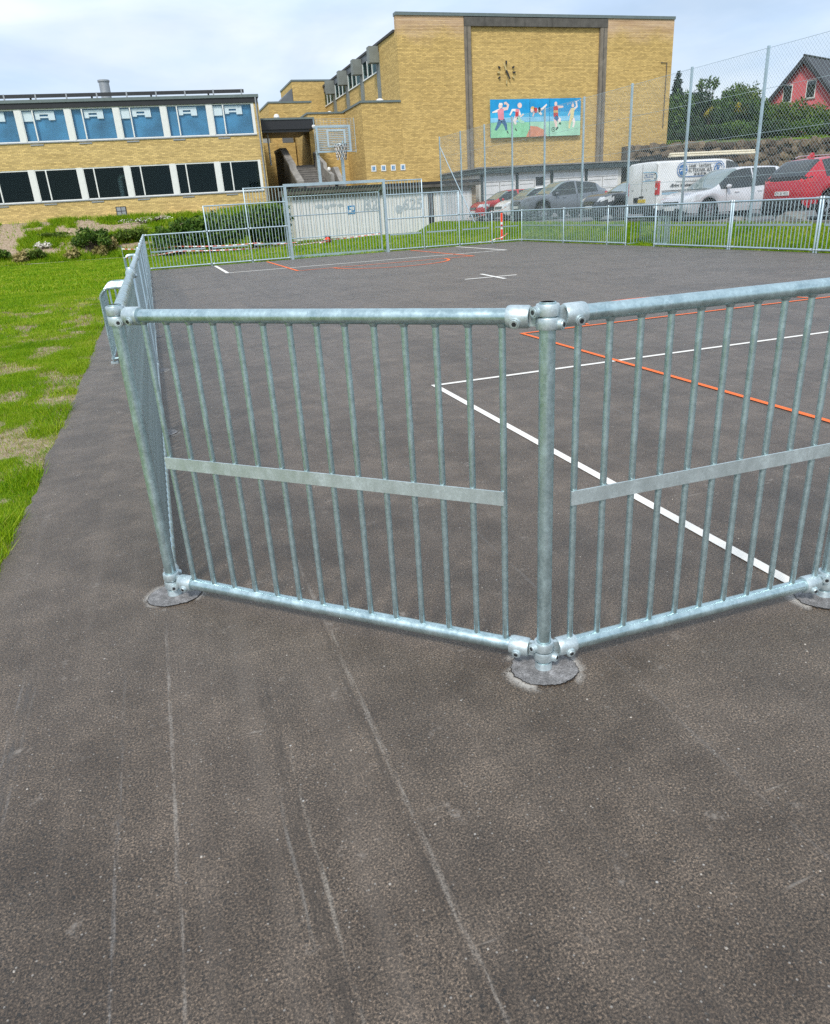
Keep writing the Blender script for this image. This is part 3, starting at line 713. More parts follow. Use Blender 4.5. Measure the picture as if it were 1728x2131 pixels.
# basketball frame
for x in (1.36, 2.27): B(x - .05, x + .05, -.06, .04, GH + .10, 3.6).build('board_post', 'galv_far', gl)
bx0, bx1, bz0, bz1, by = 1.30, 2.58, 3.58, 4.46, -.30
for a in ((bx0, bx0 + .07, bz0, bz1), (bx1 - .07, bx1, bz0, bz1)): B(a[0], a[1], by - .03, by + .03, a[2], a[3]).build('board_frame', 'galv_far', gl)
for a in ((bz0, bz0 + .06), (bz1 - .06, bz1)): B(bx0 + .07, bx1 - .07, by - .028, by + .028, a[0], a[1]).build('board_frame', 'galv_far', gl)
for i in range(13):
    z = bz0 + .095 + i * .058; B(bx0 + .07, bx1 - .07, by - .012, by + .012, z, z + .022).build('slat', 'galv_far', gl)
ix0, ix1, iz0, iz1 = 1.68, 2.38, 3.74, 4.32
for a in ((ix0, ix0 + .07, iz0, iz1), (ix1 - .07, ix1, iz0, iz1)): B(a[0], a[1], by - .055, by - .031, a[2], a[3]).build('target_frame', 'galv_cast', gl)
for a in ((iz0, iz0 + .06), (iz1 - .06, iz1)): B(ix0 + .07, ix1 - .07, by - .053, by - .033, a[0], a[1]).build('target_frame', 'galv_cast', gl)
for x in (1.36, 2.27): MB().cyl((x, -.02, 3.5), (x, by + .03, 3.95), .03, n=8).build('board_arm', 'galv_far', gl, True)
rim_c = (2.10, by - .32, 3.82)
m = MB(); m.path([(rim_c[0] + .225 * math.cos(a), rim_c[1] + .225 * math.sin(a), rim_c[2]) for a in np.linspace(0, 2 * pi, 25)], .012, 6); m.build('rim', 'galv_far', gl, True)
B(rim_c[0] - .09, rim_c[0] + .09, rim_c[1] + .21, by - .055, 3.80, 3.84).build('rim_bracket', 'galv_far', gl)
for i in range(12):
    a = 2 * pi * i / 12
    for s_, mt in ((1, 'white_plastic'), (-1, 'trim')):
        pts = []
        for k in range(7):
            q = k / 6; r = .22 - .05 * q; aa = a + s_ * q * 1.15
            pts.append((rim_c[0] + r * math.cos(aa), rim_c[1] + r * math.sin(aa), rim_c[2] - .01 - .50 * q))
        m = MB(); m.path(pts, .014 if s_ < 0 else .012, 4); m.build('net_cord', mt, gl)
# thin ball stop mesh round the board
wm = MB()
for i in range(13): wm.cyl((1.28 + i * .125, by + .12, 3.6), (1.28 + i * .125, by + .12, 4.68), .004, n=4)
for i in range(19): wm.cyl((1.28, by + .12, 3.6 + i * .06), (2.78, by + .12, 3.6 + i * .06), .004, n=4)
wm.build('ball_stop_mesh', 'galv_cast', gl)
for x in (1.28, 2.78): MB().cyl((x, by + .12, 3.56), (x, by + .12, 4.69), .010, n=6).build('mesh_stay', 'galv_far', gl)
MB().cyl((1.28, by + .12, 3.6), (2.78, by + .12, 3.6), .012, n=6).build('mesh_stay', 'galv_far', gl)
MB().cyl((1.30, by + .02, 4.4), (1.30, by + .12, 4.4), .012, n=6).build('mesh_stay', 'galv_far', gl)

# ------------------------------------------------------------------ high chain link fence by the car park
clf = thing('chain_link_fence', 'tall chain link fence with slim steel posts between the lawn strip and the parked cars', 'fence', (16.5, 0, 0))
py = [15.04 - 3.05 + 3.06 * k for k in range(-1, 10)]
ztop = lambda y: 4.93 + .009 * (y - 15)
zbot = lambda y: float(park_z(np.array(y))) + .0
for y in py:
    B(-.03, .03, y - .03, y + .03, zbot(y) - .15, ztop(y)).build('post', 'galv_far', clf)
def wire_bay(ya, yb):
    m = MB(); pitch = .11; z0 = .66 + .0065 * (ya - 14); zt = min(ztop(ya), ztop(yb)) - .02; Hh = zt - z0; Lh = yb - ya; wr = .0027
    for s_ in (1, -1):
        k = -Hh
        while k < Lh:
            a, b = max(0, k), min(Lh, k + Hh * .98)
            if b - a > .02:
                za, zb = (a - k) / .98, (b - k) / .98
                if s_ < 0: za, zb = Hh - za, Hh - zb
                m.cyl((.034 + .002 * s_, ya + a, z0 + za), (.034 + .002 * s_, ya + b, z0 + zb), wr, n=3, cap=False)
            k += pitch
    o = m.build('wire_mesh', 'galv_cast', clf); return o
for i in range(len(py) - 1): wire_bay(py[i] + .03, py[i + 1] - .03)
for q in (.02, .27, .52, .77, .995):
    a, b = py[0], py[-1]; za = .66 + q * (ztop(a) - .66); zb = .82 + q * (ztop(b) - .82)
    MB().cyl((.040, a, za - .02), (.040, b, zb - .02), .005, n=4).build('tension_wire', 'galv_cast', clf)
MB().cyl((-.02, 39.4, 4.6), (-.02, 34.7, .6), .026, n=8).build('brace', 'galv_far', clf, True)

# ------------------------------------------------------------------ school block with two window bands
sb = thing('school_block', 'two storey yellow brick school block with two long window bands', 'building', (7.89, 47.5, 0), rad(-4))
XL = -24.0
# brick skins
B(XL, 0, 0, .35, .4, 3.10).build('wall', 'brick_school', sb); B(XL, 0, 0, .35, 4.90, 6.26).build('wall', 'brick_school', sb)
B(-.30, 0, .002, .35, 3.10, 4.90).build('wall_end', 'brick_school', sb); B(-.30, 0, .002, .35, 6.26, 8.02).build('wall_end', 'brick_school', sb)
B(-.3, 0, .35, 11.0, .4, 8.02).build('gable_wall', 'brick_school', sb)
B(XL, -.3, 10.7, 11.0, .4, 8.02).build('rear_wall', 'brick_school', sb)
B(XL, -.3, .35, 10.7, 3.0, 3.12).build('floor_slab', 'interior', sb); B(XL, -.3, .35, 10.7, 4.92, 6.1).build('floor_slab', 'interior', sb)
B(XL, -.3, 5.0, 5.2, 3.12, 4.92).build('partition', 'interior', sb); B(XL, -.3, 6.0, 6.2, 6.1, 8.0).build('partition', 'interior_pale', sb)
B(XL, -.02, -.06, 11.0, 8.02, 8.30).build('fascia', 'fascia', sb)
B(XL, .05, -.12, 11.05, 8.302, 8.46).build('roof', 'capping', sb)
B(XL, -.3, -.05, .02, 6.262, 6.32).build('sill', 'zinc', sb); B(XL, -.3, -.05, .02, 3.102, 3.16).build('sill', 'zinc', sb)
for row, (za, zb, gm) in enumerate(((3.162, 4.898, 'glass'), (6.322, 8.018, 'glass_blue'))):
    x = -.30
    for i in range(8):
        wn = B(x - .17 if i == 0 else x - .345, x, -.01, .10, za, zb).build('window', 'white_frame', sb)   # white pier, the upright of each window
        xa = x - (.17 if i == 0 else .345); xm = xa - 1.65; xb = x - 2.65 if i else x - 2.49
        if i == 0: xb = -2.79; xm = -2.10
        B(xb, xa, .02, .08, za, za + .06).build('frame', 'white_frame', wn); B(xb, xa, .02, .08, zb - .07, zb).build('frame', 'white_frame', wn)
        B(xm - .07, xm, .0, .09, za + .06, zb - .07).build('mullion', 'white_frame', wn)
        B(xm, xa, .045, .055, za + .06, zb - .07).build('pane', gm, wn); B(xb, xm - .07, .045, .055, za + .06, zb - .07).build('pane', gm, wn)
        B(xb, xb + .05, .005, .085, za + .06, zb - .07).build('sash', 'white_frame', wn)
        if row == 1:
            B(xb + .06, xa, .20, .21, za + .02, zb - .02).build('blind', 'blue_blind', wn)  # added sheet painted as the sky reflection of this pane
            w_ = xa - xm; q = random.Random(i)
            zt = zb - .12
            bl = MB(); bl.box(xm + .05, xa - .55, .115, .13, zt - .16, zt); bl.box(xm + .05, xm + .30, .115, .13, zt - .42, zt - .16); bl.box(xa - .9, xa - .55, .117, .128, zt - .46, zt - .16)  # added white shapes imitate daylight from windows across the building
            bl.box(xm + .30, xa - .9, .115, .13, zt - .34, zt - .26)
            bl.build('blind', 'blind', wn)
            if i % 2 == 0: B(xb + .02, xm - .1, .115, .13, zt - .5, zt).build('blind', 'blind', wn)  # same painted daylight behind the narrow casement
        x = xb
for i in range(9):
    x = -2.3 - i * 2.65
    for z in (6.14, 2.98):
        B(x - .35, x + .35, -.035, -.002, z, z + .07).build('air_vent', 'zinc', sb)
vt = B(-9.32, -8.72, -.03, .0, 2.16, 2.68).build('cellar_window', 'steel_dark', sb)
for a in ((-9.27, -9.04), (-9.0, -8.77)):
    for b in ((2.2, 2.40), (2.44, 2.64)): B(a[0], a[1], -.04, -.031, b[0], b[1]).build('pane', 'zinc', vt)
MB().cyl((-.15, -.08, 1.6), (-.15, -.08, 8.3), .05, n=10).build('downpipe', 'zinc', sb, True)
MB().cyl((-9.0, 4.5, 8.4), (-9.0, 4.5, 10.05), .31, n=20).build('flue', 'zinc', sb, True)
MB().lathe([(.36, 9.95), (.36, 10.05), (.0, 10.1)], 20, (-9.0, 4.5, 0)).build('flue_cap', 'zinc', sb, True)
# solar collector rail along the roof edge
sr = thing('roof_rail', 'dark slatted collector rail on stub legs along the flat school roof', 'roof rail', (7.89, 47.5, 0), rad(-4))
B(XL, -.75, .35, .75, 8.66, 8.70).build('collector_panel', 'fascia', sr, False)
B(XL, -.75, .30, .34, 8.60, 8.79).build('front_rail', 'steel_dark', sr)
for i in range(14):
    x = -.9 - i * 1.65
    B(x - .04, x + .04, .26, .30, 8.46, 8.80).build('leg', 'zinc', sr)
    if i % 2: B(x - .35, x - .25, .4, .5, 8.46, 8.66).build('leg', 'steel_dark', sr)
# ventilation duct seen behind the lower glass
dt = thing('ventilation_duct', 'silver spiral ventilation duct standing behind a lower school window', 'duct', (7.89, 47.5, 0), rad(-4))
m = MB(); m.path([(-8.9, 1.6, 3.12), (-8.9, 1.6, 4.2)] + [(-8.9 + .25 - .25 * math.cos(a), 1.6, 4.2 + .25 * math.sin(a)) for a in np.linspace(.3, pi, 8)] + [(-8.4, 1.6, 3.9)], .16, 12); m.build('pipe', 'zinc', dt, True)
for z in np.arange(3.2, 4.2, .14): MB().lathe([(.16, z), (.175, z + .01), (.16, z + .02)], 14, (-8.9, 1.6, 0)).build('joint_ring', 'zinc', dt)

# ------------------------------------------------------------------ sports hall
hl = thing('sports_hall', 'tall yellow brick sports hall with a concrete portal frame on its end wall', 'building', (17.33, 48.5, 0))
HX = 20.85; HZ = 12.84
fx0, fx1, fx2, fx3 = 4.62, 5.10, 14.84, 15.40
B(0, fx0, 0, .4, .2, HZ).build('wall', 'brick_tall', hl); B(fx3, HX, 0, .4, .2, HZ).build('wall', 'brick_tall', hl)
B(fx1, fx2, .16, .4, .2, 12.32).build('recessed_wall', 'brick', hl)
B(fx0, fx1, -.03, .4, .2, 12.30).build('frame_pillar', 'concrete_frame', hl); B(fx2, fx3, -.03, .4, .2, 12.30).build('frame_pillar', 'concrete_frame', hl)
B(fx0 + .18, fx0 + .24, -.04, -.03, .2, 12.30).build('frame_groove', 'concrete_dark', hl); B(fx2 + .25, fx2 + .31, -.04, -.03, .2, 12.30).build('frame_groove', 'concrete_dark', hl)
B(fx0, fx3, -.05, .4, 12.302, 12.80).build('frame_beam', 'concrete_dark', hl)
B(-.04, HX + .04, -.07, .45, HZ + .002, 13.02).build('coping', 'capping', hl)
B(.002, .4, .4, 4.2, .2, 12.02).build('side_wall', 'brick', hl)
B(.05, .4, 4.2, 27.2, .2, 10.45).build('side_wall', 'brick', hl)
B(HX - .4, HX, .4, 27.2, .2, 12.02).build('side_wall', 'brick', hl); B(.4, HX - .4, 26.8, 27.2, .2, 12.0).build('rear_wall', 'brick', hl)
B(-.10, HX + .1, .46, 27.3, 12.022, 12.16).build('roof', 'roof_felt', hl)
B(-.02, .3, 4.2, 27.2, 11.60, 12.02).build('eaves_panel', 'slate_panel', hl)
B(.12, .4, 4.2, 27.2, 10.47, 11.60).build('window_back', 'interior', hl)
for i in range(5):
    y = 4.05 + i * 4.45
    B(-.05, .3, y, y + .75, 7.9, 11.60).build('pier', 'fin', hl)
    B(-.72, -.052, y - .02, y + .60, 10.95, 11.93).build('fin', 'fin', hl)
    if i < 5:
        ya, yb = y + .75, y + 4.45
        wn = B(-.03, .118, ya, yb, 10.47, 10.55).build('window', 'white_frame', hl)
        for yy in (ya, ya + 1.2, ya + 2.4, yb - .08): B(-.01, .10, yy, yy + .08, 10.55, 11.6).build('mullion', 'white_frame', wn)
        for k in range(3): B(.03, .04, ya + .08 + k * 1.2, ya + 1.2 + k * 1.2 if k < 2 else yb - .08, 10.55, 11.6).build('pane', 'glass', wn)
for i in range(4):
    wx = -2.33 + i * .685
    wn = B(wx, wx + .34, -.03, .02, 3.97, 4.34).build('vent_window', 'white_frame', hl)
    B(wx + .08, wx + .26, -.036, -.031, 4.04, 4.27).build('pane', 'sign_blue', wn)
    B(wx + .16, wx + .18, -.04, -.0365, 4.04, 4.27).build('glazing_bar', 'white_frame', wn)
MB().path([(19.9, -.05, 10.2), (20.4, -.05, 10.2), (20.4, -.05, 6.0)], .03, 6).build('cable_duct', 'concrete_dark', hl)
# lower annexes
an = thing('hall_annex', 'lower flat roofed yellow brick annex on the left flank of the hall', 'building', (12.0, 48.5, 0))
B(2.64, 5.328, .0, 12, .2, 8.02).build('wall', 'brick', an); B(.0, 2.638, 4.46, 12, .2, 7.96).build('stair_wall', 'brick', an)
B(2.58, 5.32, -.06, 12, 8.022, 8.14).build('coping', 'capping', an); B(-.05, 2.578, 4.40, 12, 7.962, 8.07).build('coping', 'capping', an)
for x, y, z, r in ((4.1, .6, 8.14, .28), (1.7, 5.0, 8.07, .16)): MB().lathe([(r, z), (r * .9, z + r * .35), (r * .5, z + r * .6), (.001, z + r * .7)], 14, (x, y, 0)).build('roof_dome', 'white_plastic', an, True)
cn = thing('entrance_canopy', 'black flat canopy spanning between the school block and the hall annex', 'canopy', (8.3, 50.8, 0))
B(0, 3.68, 0, 4.0, 6.86, 7.42).build('fascia', 'fascia', cn); B(-.02, 3.66, -.05, 4.05, 7.422, 7.53).build('edge_trim', 'capping', cn); B(.05, 3.3, .1, 3.9, 6.70, 6.858).build('soffit', 'steel_dark', cn)
MB().cyl((.6, 1.0, 4.8), (.6, 1.0, 6.7), .06, n=8).build('column', 'zinc', cn, True)
MB().lathe([(.001, 7.42), (.14, 7.46), (.2, 7.62), (.14, 7.78), (.001, 7.82)], 12, (1.25, .4, 0)).build('globe_lamp', 'white_plastic', cn, True)
MB().lathe([(.001, 6.82), (.10, 6.86), (.14, 6.95), (.10, 7.04), (.001, 7.08)], 12, (3.55, -.2, 0)).build('globe_lamp', 'white_plastic', cn, True)
rb = thing('rear_wing', 'stepped yellow brick wing rising behind the canopy', 'building', (8.6, 58.0, 0))
B(2.0, 3.3, .0, 6, .2, 6.66).build('entrance_wall', 'brick', rb); B(3.31, 5.4, .4, 6, .2, 7.6).build('entrance_wall', 'brick', rb)
B(3.85, 4.05, .3, .395, 5.1, 7.0).build('door_slot', 'concrete_dark', rb); B(2.0, 5.3, 2.2, 12, 6.67, 9.58).build('upper_block', 'brick', rb)
B(1.95, 5.35, 2.15, 12.0, 9.582, 9.70).build('coping', 'capping', rb); B(.0, 1.99, .5, 6, .2, 6.75).build('low_wall', 'brick', rb)
B(2.45, 3.2, .02, .5, 6.68, 7.5).build('slate_panel', 'slate_panel', rb)
B(.0, 1.9, 3.0, 3.2, 6.76, 8.2).build('glazed_screen', 'interior_pale', rb)
B(5.9, 9.9, 12.05, 18, .2, 12.5).build('tower_block', 'brick', rb); B(5.85, 9.95, 12.0, 18.05, 12.502, 12.64).build('coping', 'capping', rb)
m = MB(); m.prism([(2.6, 9.3), (5.88, 12.0), (5.88, 9.3)], 12.1, 18, 'y'); m.build('lean_to_roof', 'slate_panel', rb)
# outdoor stairs
st = thing('outdoor_stairs', 'concrete stairs climbing between the school block and the hall', 'stairs', (10.3, 48.6, 0))
for i in range(9): B(.0, 1.75, i * .5, i * .5 + .52 if i < 8 else 9.0, 1.6, 3.45 + i * .163).build('step', 'stair_concrete', st); 
for i in range(9): B(-.0, 1.75, i * .5 - .02, i * .5 + .12, 3.452 + i * .163, 3.47 + i * .163).build('nosing', 'concrete', st)
m = MB(); m.prism([(-.6, 1.0), (-.6, 3.4), (1.5, 4.25), (1.6, 4.5), (4.6, 5.75), (7, 5.75), (7, 1.0)], -.42, -.04, 'x'); m.build('parapet', 'concrete_dark', st)
m = MB(); m.prism([(-.6, 3.402), (-.6, 3.6), (1.5, 4.45), (1.6, 4.70), (4.6, 5.95), (7, 5.95), (7, 5.752), (4.6, 5.752), (1.6, 4.502), (1.5, 4.252)], -.46, .0, 'x'); m.build('parapet_coping', 'concrete', st)
m = MB(); m.prism([(-.6, 1.0), (-.6, 3.9), (1.2, 4.4), (1.3, 4.7), (4.25, 5.6), (4.25, 1.0)], 1.78, 2.02, 'x'); m.build('parapet', 'concrete', st)
m = MB(); m.prism([(-1.2, 1.0), (-1.2, 3.3), (-.5, 3.6), (.6, 4.4), (1.4, 4.4), (1.4, 1.0)], 2.3, 2.62, 'x'); m.build('cheek_wall', 'concrete', st)
for x, y, z in ((1.9, 3.6, 5.4), (1.9, .2, 4.15)): MB().lathe([(.001, z), (.09, z + .03), (.12, z + .12), (.09, z + .21), (.001, z + .24)], 10, (x, y, 0)).build('globe_lamp', 'white_plastic', st, True)
# bird silhouette plaque by the entrance
bd = thing('bird_figure', 'dark metal bird figure fixed to the entrance wall above the stairs', 'ornament', (11.15, 57.94, 5.75))
m = MB(); m.prism([(-.3, -.12), (-.05, .0), (-.25, .3), (-.2, .45), (0, .25), (.05, .5), (.16, .35), (.12, .1), (.28, -.05), (.12, -.12), (.0, -.25), (-.1, -.12)], 0, .05, 'y'); m.build('silhouette', 'fascia', bd)

# clock without a dial: markers and hands on the brick
ck = thing('wall_clock', 'clock of twelve bare hour markers and two hands on the hall wall', 'clock', (25.02, 48.62, 9.68))
for h in range(12):
    a = h * pi / 6; mt = 'fascia' if h not in (4, 6, 9, 5, 7, 1, 11) else 'ochre_marker'
    if mt == 'ochre_marker' and mt not in MAT: MAT[mt] = simple('gilt_marker', (.62, .50, .24), .4, .4)
    r0, r1 = (.48, .68) if h % 3 == 0 else (.52, .68)
    if h in (1, 5, 7, 11): continue
    c, s_ = math.sin(a), math.cos(a); p = Vector((c, 0, s_)); q = Vector((s_, 0, -c))
    m = MB(); vs = []
    for yy in (-.07, .0):
        for (rr, ww) in ((r0, -.04), (r0, .04), (r1, .045), (r1, -.045)): v = p * rr + q * ww; vs.append((v.x, yy, v.z))
    m.add(vs, [(0, 1, 2, 3), (7, 6, 5, 4), (0, 4, 5, 1), (1, 5, 6, 2), (2, 6, 7, 3), (3, 7, 4, 0)]); m.build('hour_marker', mt, ck)
for ang, ln_, wd, mt, nm in ((-22, .60, .05, 'ochre_marker', 'minute_hand'), (152, .46, .06, 'fascia', 'hour_hand')):
    a = rad(ang); p = Vector((math.sin(a), 0, math.cos(a))); q = Vector((math.cos(a), 0, -math.sin(a))); vs = []
    for yy in (-.13, -.10):
        for (rr, ww) in ((-.12, -wd), (-.12, wd), (ln_, wd * .6), (ln_, -wd * .6)): v = p * rr + q * ww; vs.append((v.x, yy - (.035 if 'hour' in nm else 0), v.z))
    m = MB(); m.add(vs, [(0, 1, 2, 3), (7, 6, 5, 4), (0, 4, 5, 1), (1, 5, 6, 2), (2, 6, 7, 3), (3, 7, 4, 0)]); m.build(nm, mt, ck)
MB().cyl((0, -.16, 0), (0, .03, 0), .05, n=12).build('spindle', 'fascia', ck)

# ------------------------------------------------------------------ mural
mu = thing('mural', 'painted mural of five athletes on blue sky and green turf, mounted on the hall wall', 'mural', (23.73, 48.44, 5.72))
MW, MH = 7.0, 2.34
def flat(poly, mat, nm, lev, par=mu):
    m = MB(); m.prism(poly, -.012 - .004 * lev, -.010 - .004 * lev + .002, 'y'); return m.build(nm, mat, par)
pans = [(0, 2.97), (3.01, 4.50), (4.54, 7.0)]
for a, b in pans:
    bo = B(a, b, -.012, .06, 0, MH).build('board', 'mural_sky_mid', mu)
    m = MB(); m.prism([(a, 1.55), (b, 1.5), (b, MH), (a, MH)], -.016, -.0135, 'y'); m.build('painted_sky', 'mural_sky_deep', bo)
    m = MB(); m.prism([(a, .95), (b, .95), (b, 1.25), (a, 1.22)], -.016, -.0135, 'y'); m.build('painted_horizon', 'mural_sky_pale', bo)
    m = MB(); m.prism([(a, 0), (b, 0), (b, .92), (a, .94)], -.016, -.0135, 'y'); m.build('painted_turf', 'mural_turf' if a == 0 else 'mural_turf_pale', bo)
flat([(3.01, 0), (4.3, 0), (4.1, .4), (3.6, .62), (3.01, .68)], 'mural_clay', 'painted_clay', 2)
flat([(2.7, 0), (2.97, 0), (2.97, .5)], 'mural_clay', 'painted_clay', 2)
def limb(pts, w0, w1, mat, lev):
    L = []; R_ = []; n = len(pts)
    for i, p in enumerate(pts):
        a = Vector(pts[max(0, i - 1)]); b = Vector(pts[min(n - 1, i + 1)]); t_ = (b - a).normalized(); nn = Vector((-t_.y, t_.x)); ww = (w0 + (w1 - w0) * i / (n - 1)) / 2
        L.append((p[0] + nn.x * ww, p[1] + nn.y * ww)); R_.append((p[0] - nn.x * ww, p[1] - nn.y * ww))
    flat(L + R_[::-1], mat, 'painted_limb', lev)
def disc(x, z, r, mat, lev, n=12, sx=1.0): flat([(x + r * sx * math.cos(2 * pi * k / n), z + r * math.sin(2 * pi * k / n)) for k in range(n)], mat, 'painted_head' if 'skin' in mat else 'painted_patch', lev)
# pitcher
limb([(.72, 1.70), (.4, 1.62), (.12, 1.56)], .22, .06, 'mural_skin_pale', 3); limb([(.9, 1.75), (1.25, 1.78), (1.33, 1.98), (1.15, 2.12), (1.02, 2.08)], .2, .15, 'mural_skin', 3)
flat([(.52, 1.66), (.72, 1.78), (.98, 1.76), (1.0, 1.1), (.58, 1.08)], 'mural_pink', 'painted_shirt', 4); disc(.74, 1.93, .15, 'mural_skin', 5); flat([(.6, 1.98), (.92, 1.98), (.88, 2.12), (.66, 2.12)], 'mural_skin_pale', 'painted_cap', 6)
limb([(.74, 1.08), (.55, .75), (.35, .48)], .32, .14, 'mural_jeans', 4); limb([(.9, 1.08), (1.12, .78), (1.18, .45)], .32, .14, 'mural_jeans', 4); limb([(1.25, .4), (1.32, .25)], .1, .05, 'mural_black', 4)
# runner
limb([(1.95, 1.66), (1.65, 1.68), (1.45, 1.36)], .18, .10, 'mural_skin_pale', 3); limb([(2.1, 1.62), (2.3, 1.28), (2.5, 1.42)], .2, .12, 'mural_skin_pale', 3)
flat([(1.9, 1.75), (2.18, 1.72), (2.1, 1.25), (1.85, 1.22)], 'mural_pink', 'painted_shirt', 4); flat([(1.88, 1.55), (2.1, 1.55), (2.08, 1.3), (1.88, 1.3)], 'mural_red', 'painted_bib', 5)
disc(2.2, 1.95, .17, 'mural_skin', 5); limb([(1.95, 1.25), (1.8, 1.0), (1.9, .8)], .3, .16, 'mural_skin_pale', 3); limb([(2.05, 1.22), (2.3, .95), (2.55, .92)], .26, .14, 'mural_turf_pale', 3); limb([(1.85, .55), (1.98, .38)], .1, .05, 'mural_black', 3)
# diver
disc(3.2, 1.72, .16, 'mural_ochre', 4); disc(3.15, 1.62, .12, 'mural_skin', 5); flat([(3.3, 1.8), (3.55, 1.78), (3.55, 1.5), (3.35, 1.48)], 'mural_red', 'painted_shirt', 4); disc(3.72, 1.66, .17, 'mural_black', 5, 12, .6)
limb([(3.5, 1.6), (3.95, 1.7), (4.3, 1.98)], .2, .1, 'mural_skin_pale', 3); limb([(3.7, 1.55), (3.9, 1.35)], .2, .14, 'mural_skin_pale', 3); limb([(3.3, 1.5), (3.22, 1.25)], .14, .08, 'mural_skin', 3)
# footballer
disc(5.0, 2.0, .14, 'mural_skin', 5, 12, .8); flat([(4.82, 1.85), (5.18, 1.85), (5.2, 1.1), (4.85, 1.2)], 'mural_red', 'painted_shirt', 4); flat([(4.84, 1.6), (5.18, 1.6), (5.19, 1.45), (4.84, 1.45)], 'mural_ochre', 'painted_band', 5)
limb([(5.1, 1.8), (5.6, 1.82)], .2, .1, 'mural_skin', 3); limb([(5.0, 1.15), (5.35, 1.0), (5.3, .75)], .3, .18, 'mural_skin_pale', 4); limb([(4.95, 1.12), (5.05, .75), (5.05, .55)], .26, .16, 'mural_skin', 3)
limb([(4.95, 1.18), (5.2, 1.02)], .25, .25, 'mural_jeans', 5); limb([(5.3, .85), (5.42, .72)], .16, .1, 'mural_green', 5); limb([(5.2, .55), (5.05, .38)], .12, .08, 'mural_black', 5)
m = MB(); m.path([(4.83 + .13 * math.cos(a), -.03, .42 + .13 * math.sin(a)) for a in np.linspace(0, 2 * pi, 13)], .012, 4); m.build('painted_ball', 'mural_black', mu); disc(4.83, .42, .05, 'mural_black', 3, 6)
# basketball player
disc(6.35, 1.88, .13, 'mural_skin', 5, 12, .8); flat([(6.2, 1.72), (6.5, 1.72), (6.42, 1.05), (6.15, 1.1)], 'mural_yellow', 'painted_shirt', 4); limb([(6.45, 1.65), (6.68, 1.8), (6.62, 2.15)], .16, .12, 'mural_skin_pale', 3)
limb([(6.2, 1.6), (6.0, 1.25)], .14, .1, 'mural_skin', 3); limb([(6.25, 1.08), (6.15, .8), (6.1, .45)], .24, .12, 'mural_yellow', 3); limb([(6.4, 1.08), (6.5, .8), (6.4, .5)], .24, .12, 'mural_skin_pale', 3)
for k in range(6): limb([(5.9 + k * .2, 1.95 + k * .05), (6.0 + k * .2, 1.98 + k * .05)], .03, .03, 'mural_skin_pale', 4)

# ------------------------------------------------------------------ garages under the hall and the white shed
gr = thing('garage_row', 'low row of white garage doors under a dark fascia in front of the hall', 'garages', (19.97, 42.0, 0))
gz0 = float(park_z(np.array(42.))) - .05; GLn = 10.25
B(.05, GLn, .25, 6.4, gz0 - .3, 3.24).build('wall', 'white_wall', gr)
B(-.1, GLn + 3.4, -.15, 6.45, 3.242, 3.54).build('fascia', 'fascia_green', gr); B(-.14, GLn + 3.4, -.2, 6.45, 3.542, 3.62).build('roof_edge', 'concrete', gr)
for k, (a, b) in enumerate(((.35, 2.55), (2.75, 4.95), (5.2, 7.45), (7.7, 9.95))):
    dr = B(a, b, .18, .248, gz0 + .02, 3.1).build('garage_door', 'white_door', gr)
    for z in (1.55, 2.05, 2.55): B(a + .08, a + 1.0, .165, .178, z, z + .02).build('door_rib', 'concrete', dr); B(a + 1.2, b - .08, .165, .178, z, z + .02).build('door_rib', 'concrete', dr)
    B(a + 1.08, a + 1.11, .165, .178, gz0 + .05, 2.75).build('door_seam', 'concrete', dr); B(a + .05, b - .05, .165, .178, 2.75, 2.775).build('door_seam', 'concrete', dr)
    B(a - .16, a - .04, .12, .246, gz0, 3.23).build('door_post', 'fascia_green', gr)
B(3.95, 4.5, .15, .177, 2.44, 2.92).build('dark_window', 'fascia', gr)
B(GLn + .02, GLn + 3.3, 1.5, 6.4, gz0 - .3, 3.23).build('recess_wall', 'concrete_dark', gr)
sh = thing('white_shed', 'long white sheet metal shed with graffiti standing behind the barred goal', 'shed', (8.1, 41.0, 0))
B(0, 10.9, .0, 3.2, -.15, 2.62).build('wall', 'white_wall', sh)
B(10.902, 11.2, .05, 3.2, -.15, 2.62).build('end_wall', 'brick_grey', sh)
B(-.2, 11.35, -.35, 3.3, 2.622, 2.92).build('roof', 'concrete_dark', sh); B(-.22, 11.37, -.37, -.351, 2.80, 2.93).build('gutter', 'fascia', sh)
B(.0, 10.9, -.03, -.002, 2.36, 2.60).build('upper_band', 'concrete', sh)
for i in range(44):
    x = .12 + i * .245
    if 8.0 < x < 8.5: continue
    B(x - .1, x + .1, -.028, -.002, .12, 2.34).build('sheet_rib', 'white_door', sh)
B(8.1, 8.42, -.02, -.001, .1, 2.34).build('dark_gap', 'fascia', sh); B(8.23, 8.29, -.04, -.021, .1, 2.34).build('gap_post', 'zinc', sh)
sg = thing('notice_sign', 'small blue and white square notice fixed to the white shed', 'sign', (11.25, 40.965, 1.45))
B(0, .42, -.01, .0, 0, .45).build('plate', 'sign_blue', sg)
for a in ((.05, .20, .06, .22), (.22, .36, .20, .38), (.10, .20, .28, .36)): B(a[0], a[1], -.014, -.011, a[2], a[3]).build('pictogram', 'white_plastic', sg)
for s_, x, z, sz in (('B2', 12.15, 1.62, .85), ('625', 14.55, 1.50, .85)):
    o = link('graffiti', text_mesh(s_, sz, 'ink_grey', .001, .1, .02), sh, (x - 8.1, -.034, z), (pi / 2, 0, 0)); o['label'] = 'grey sprayed graffiti'
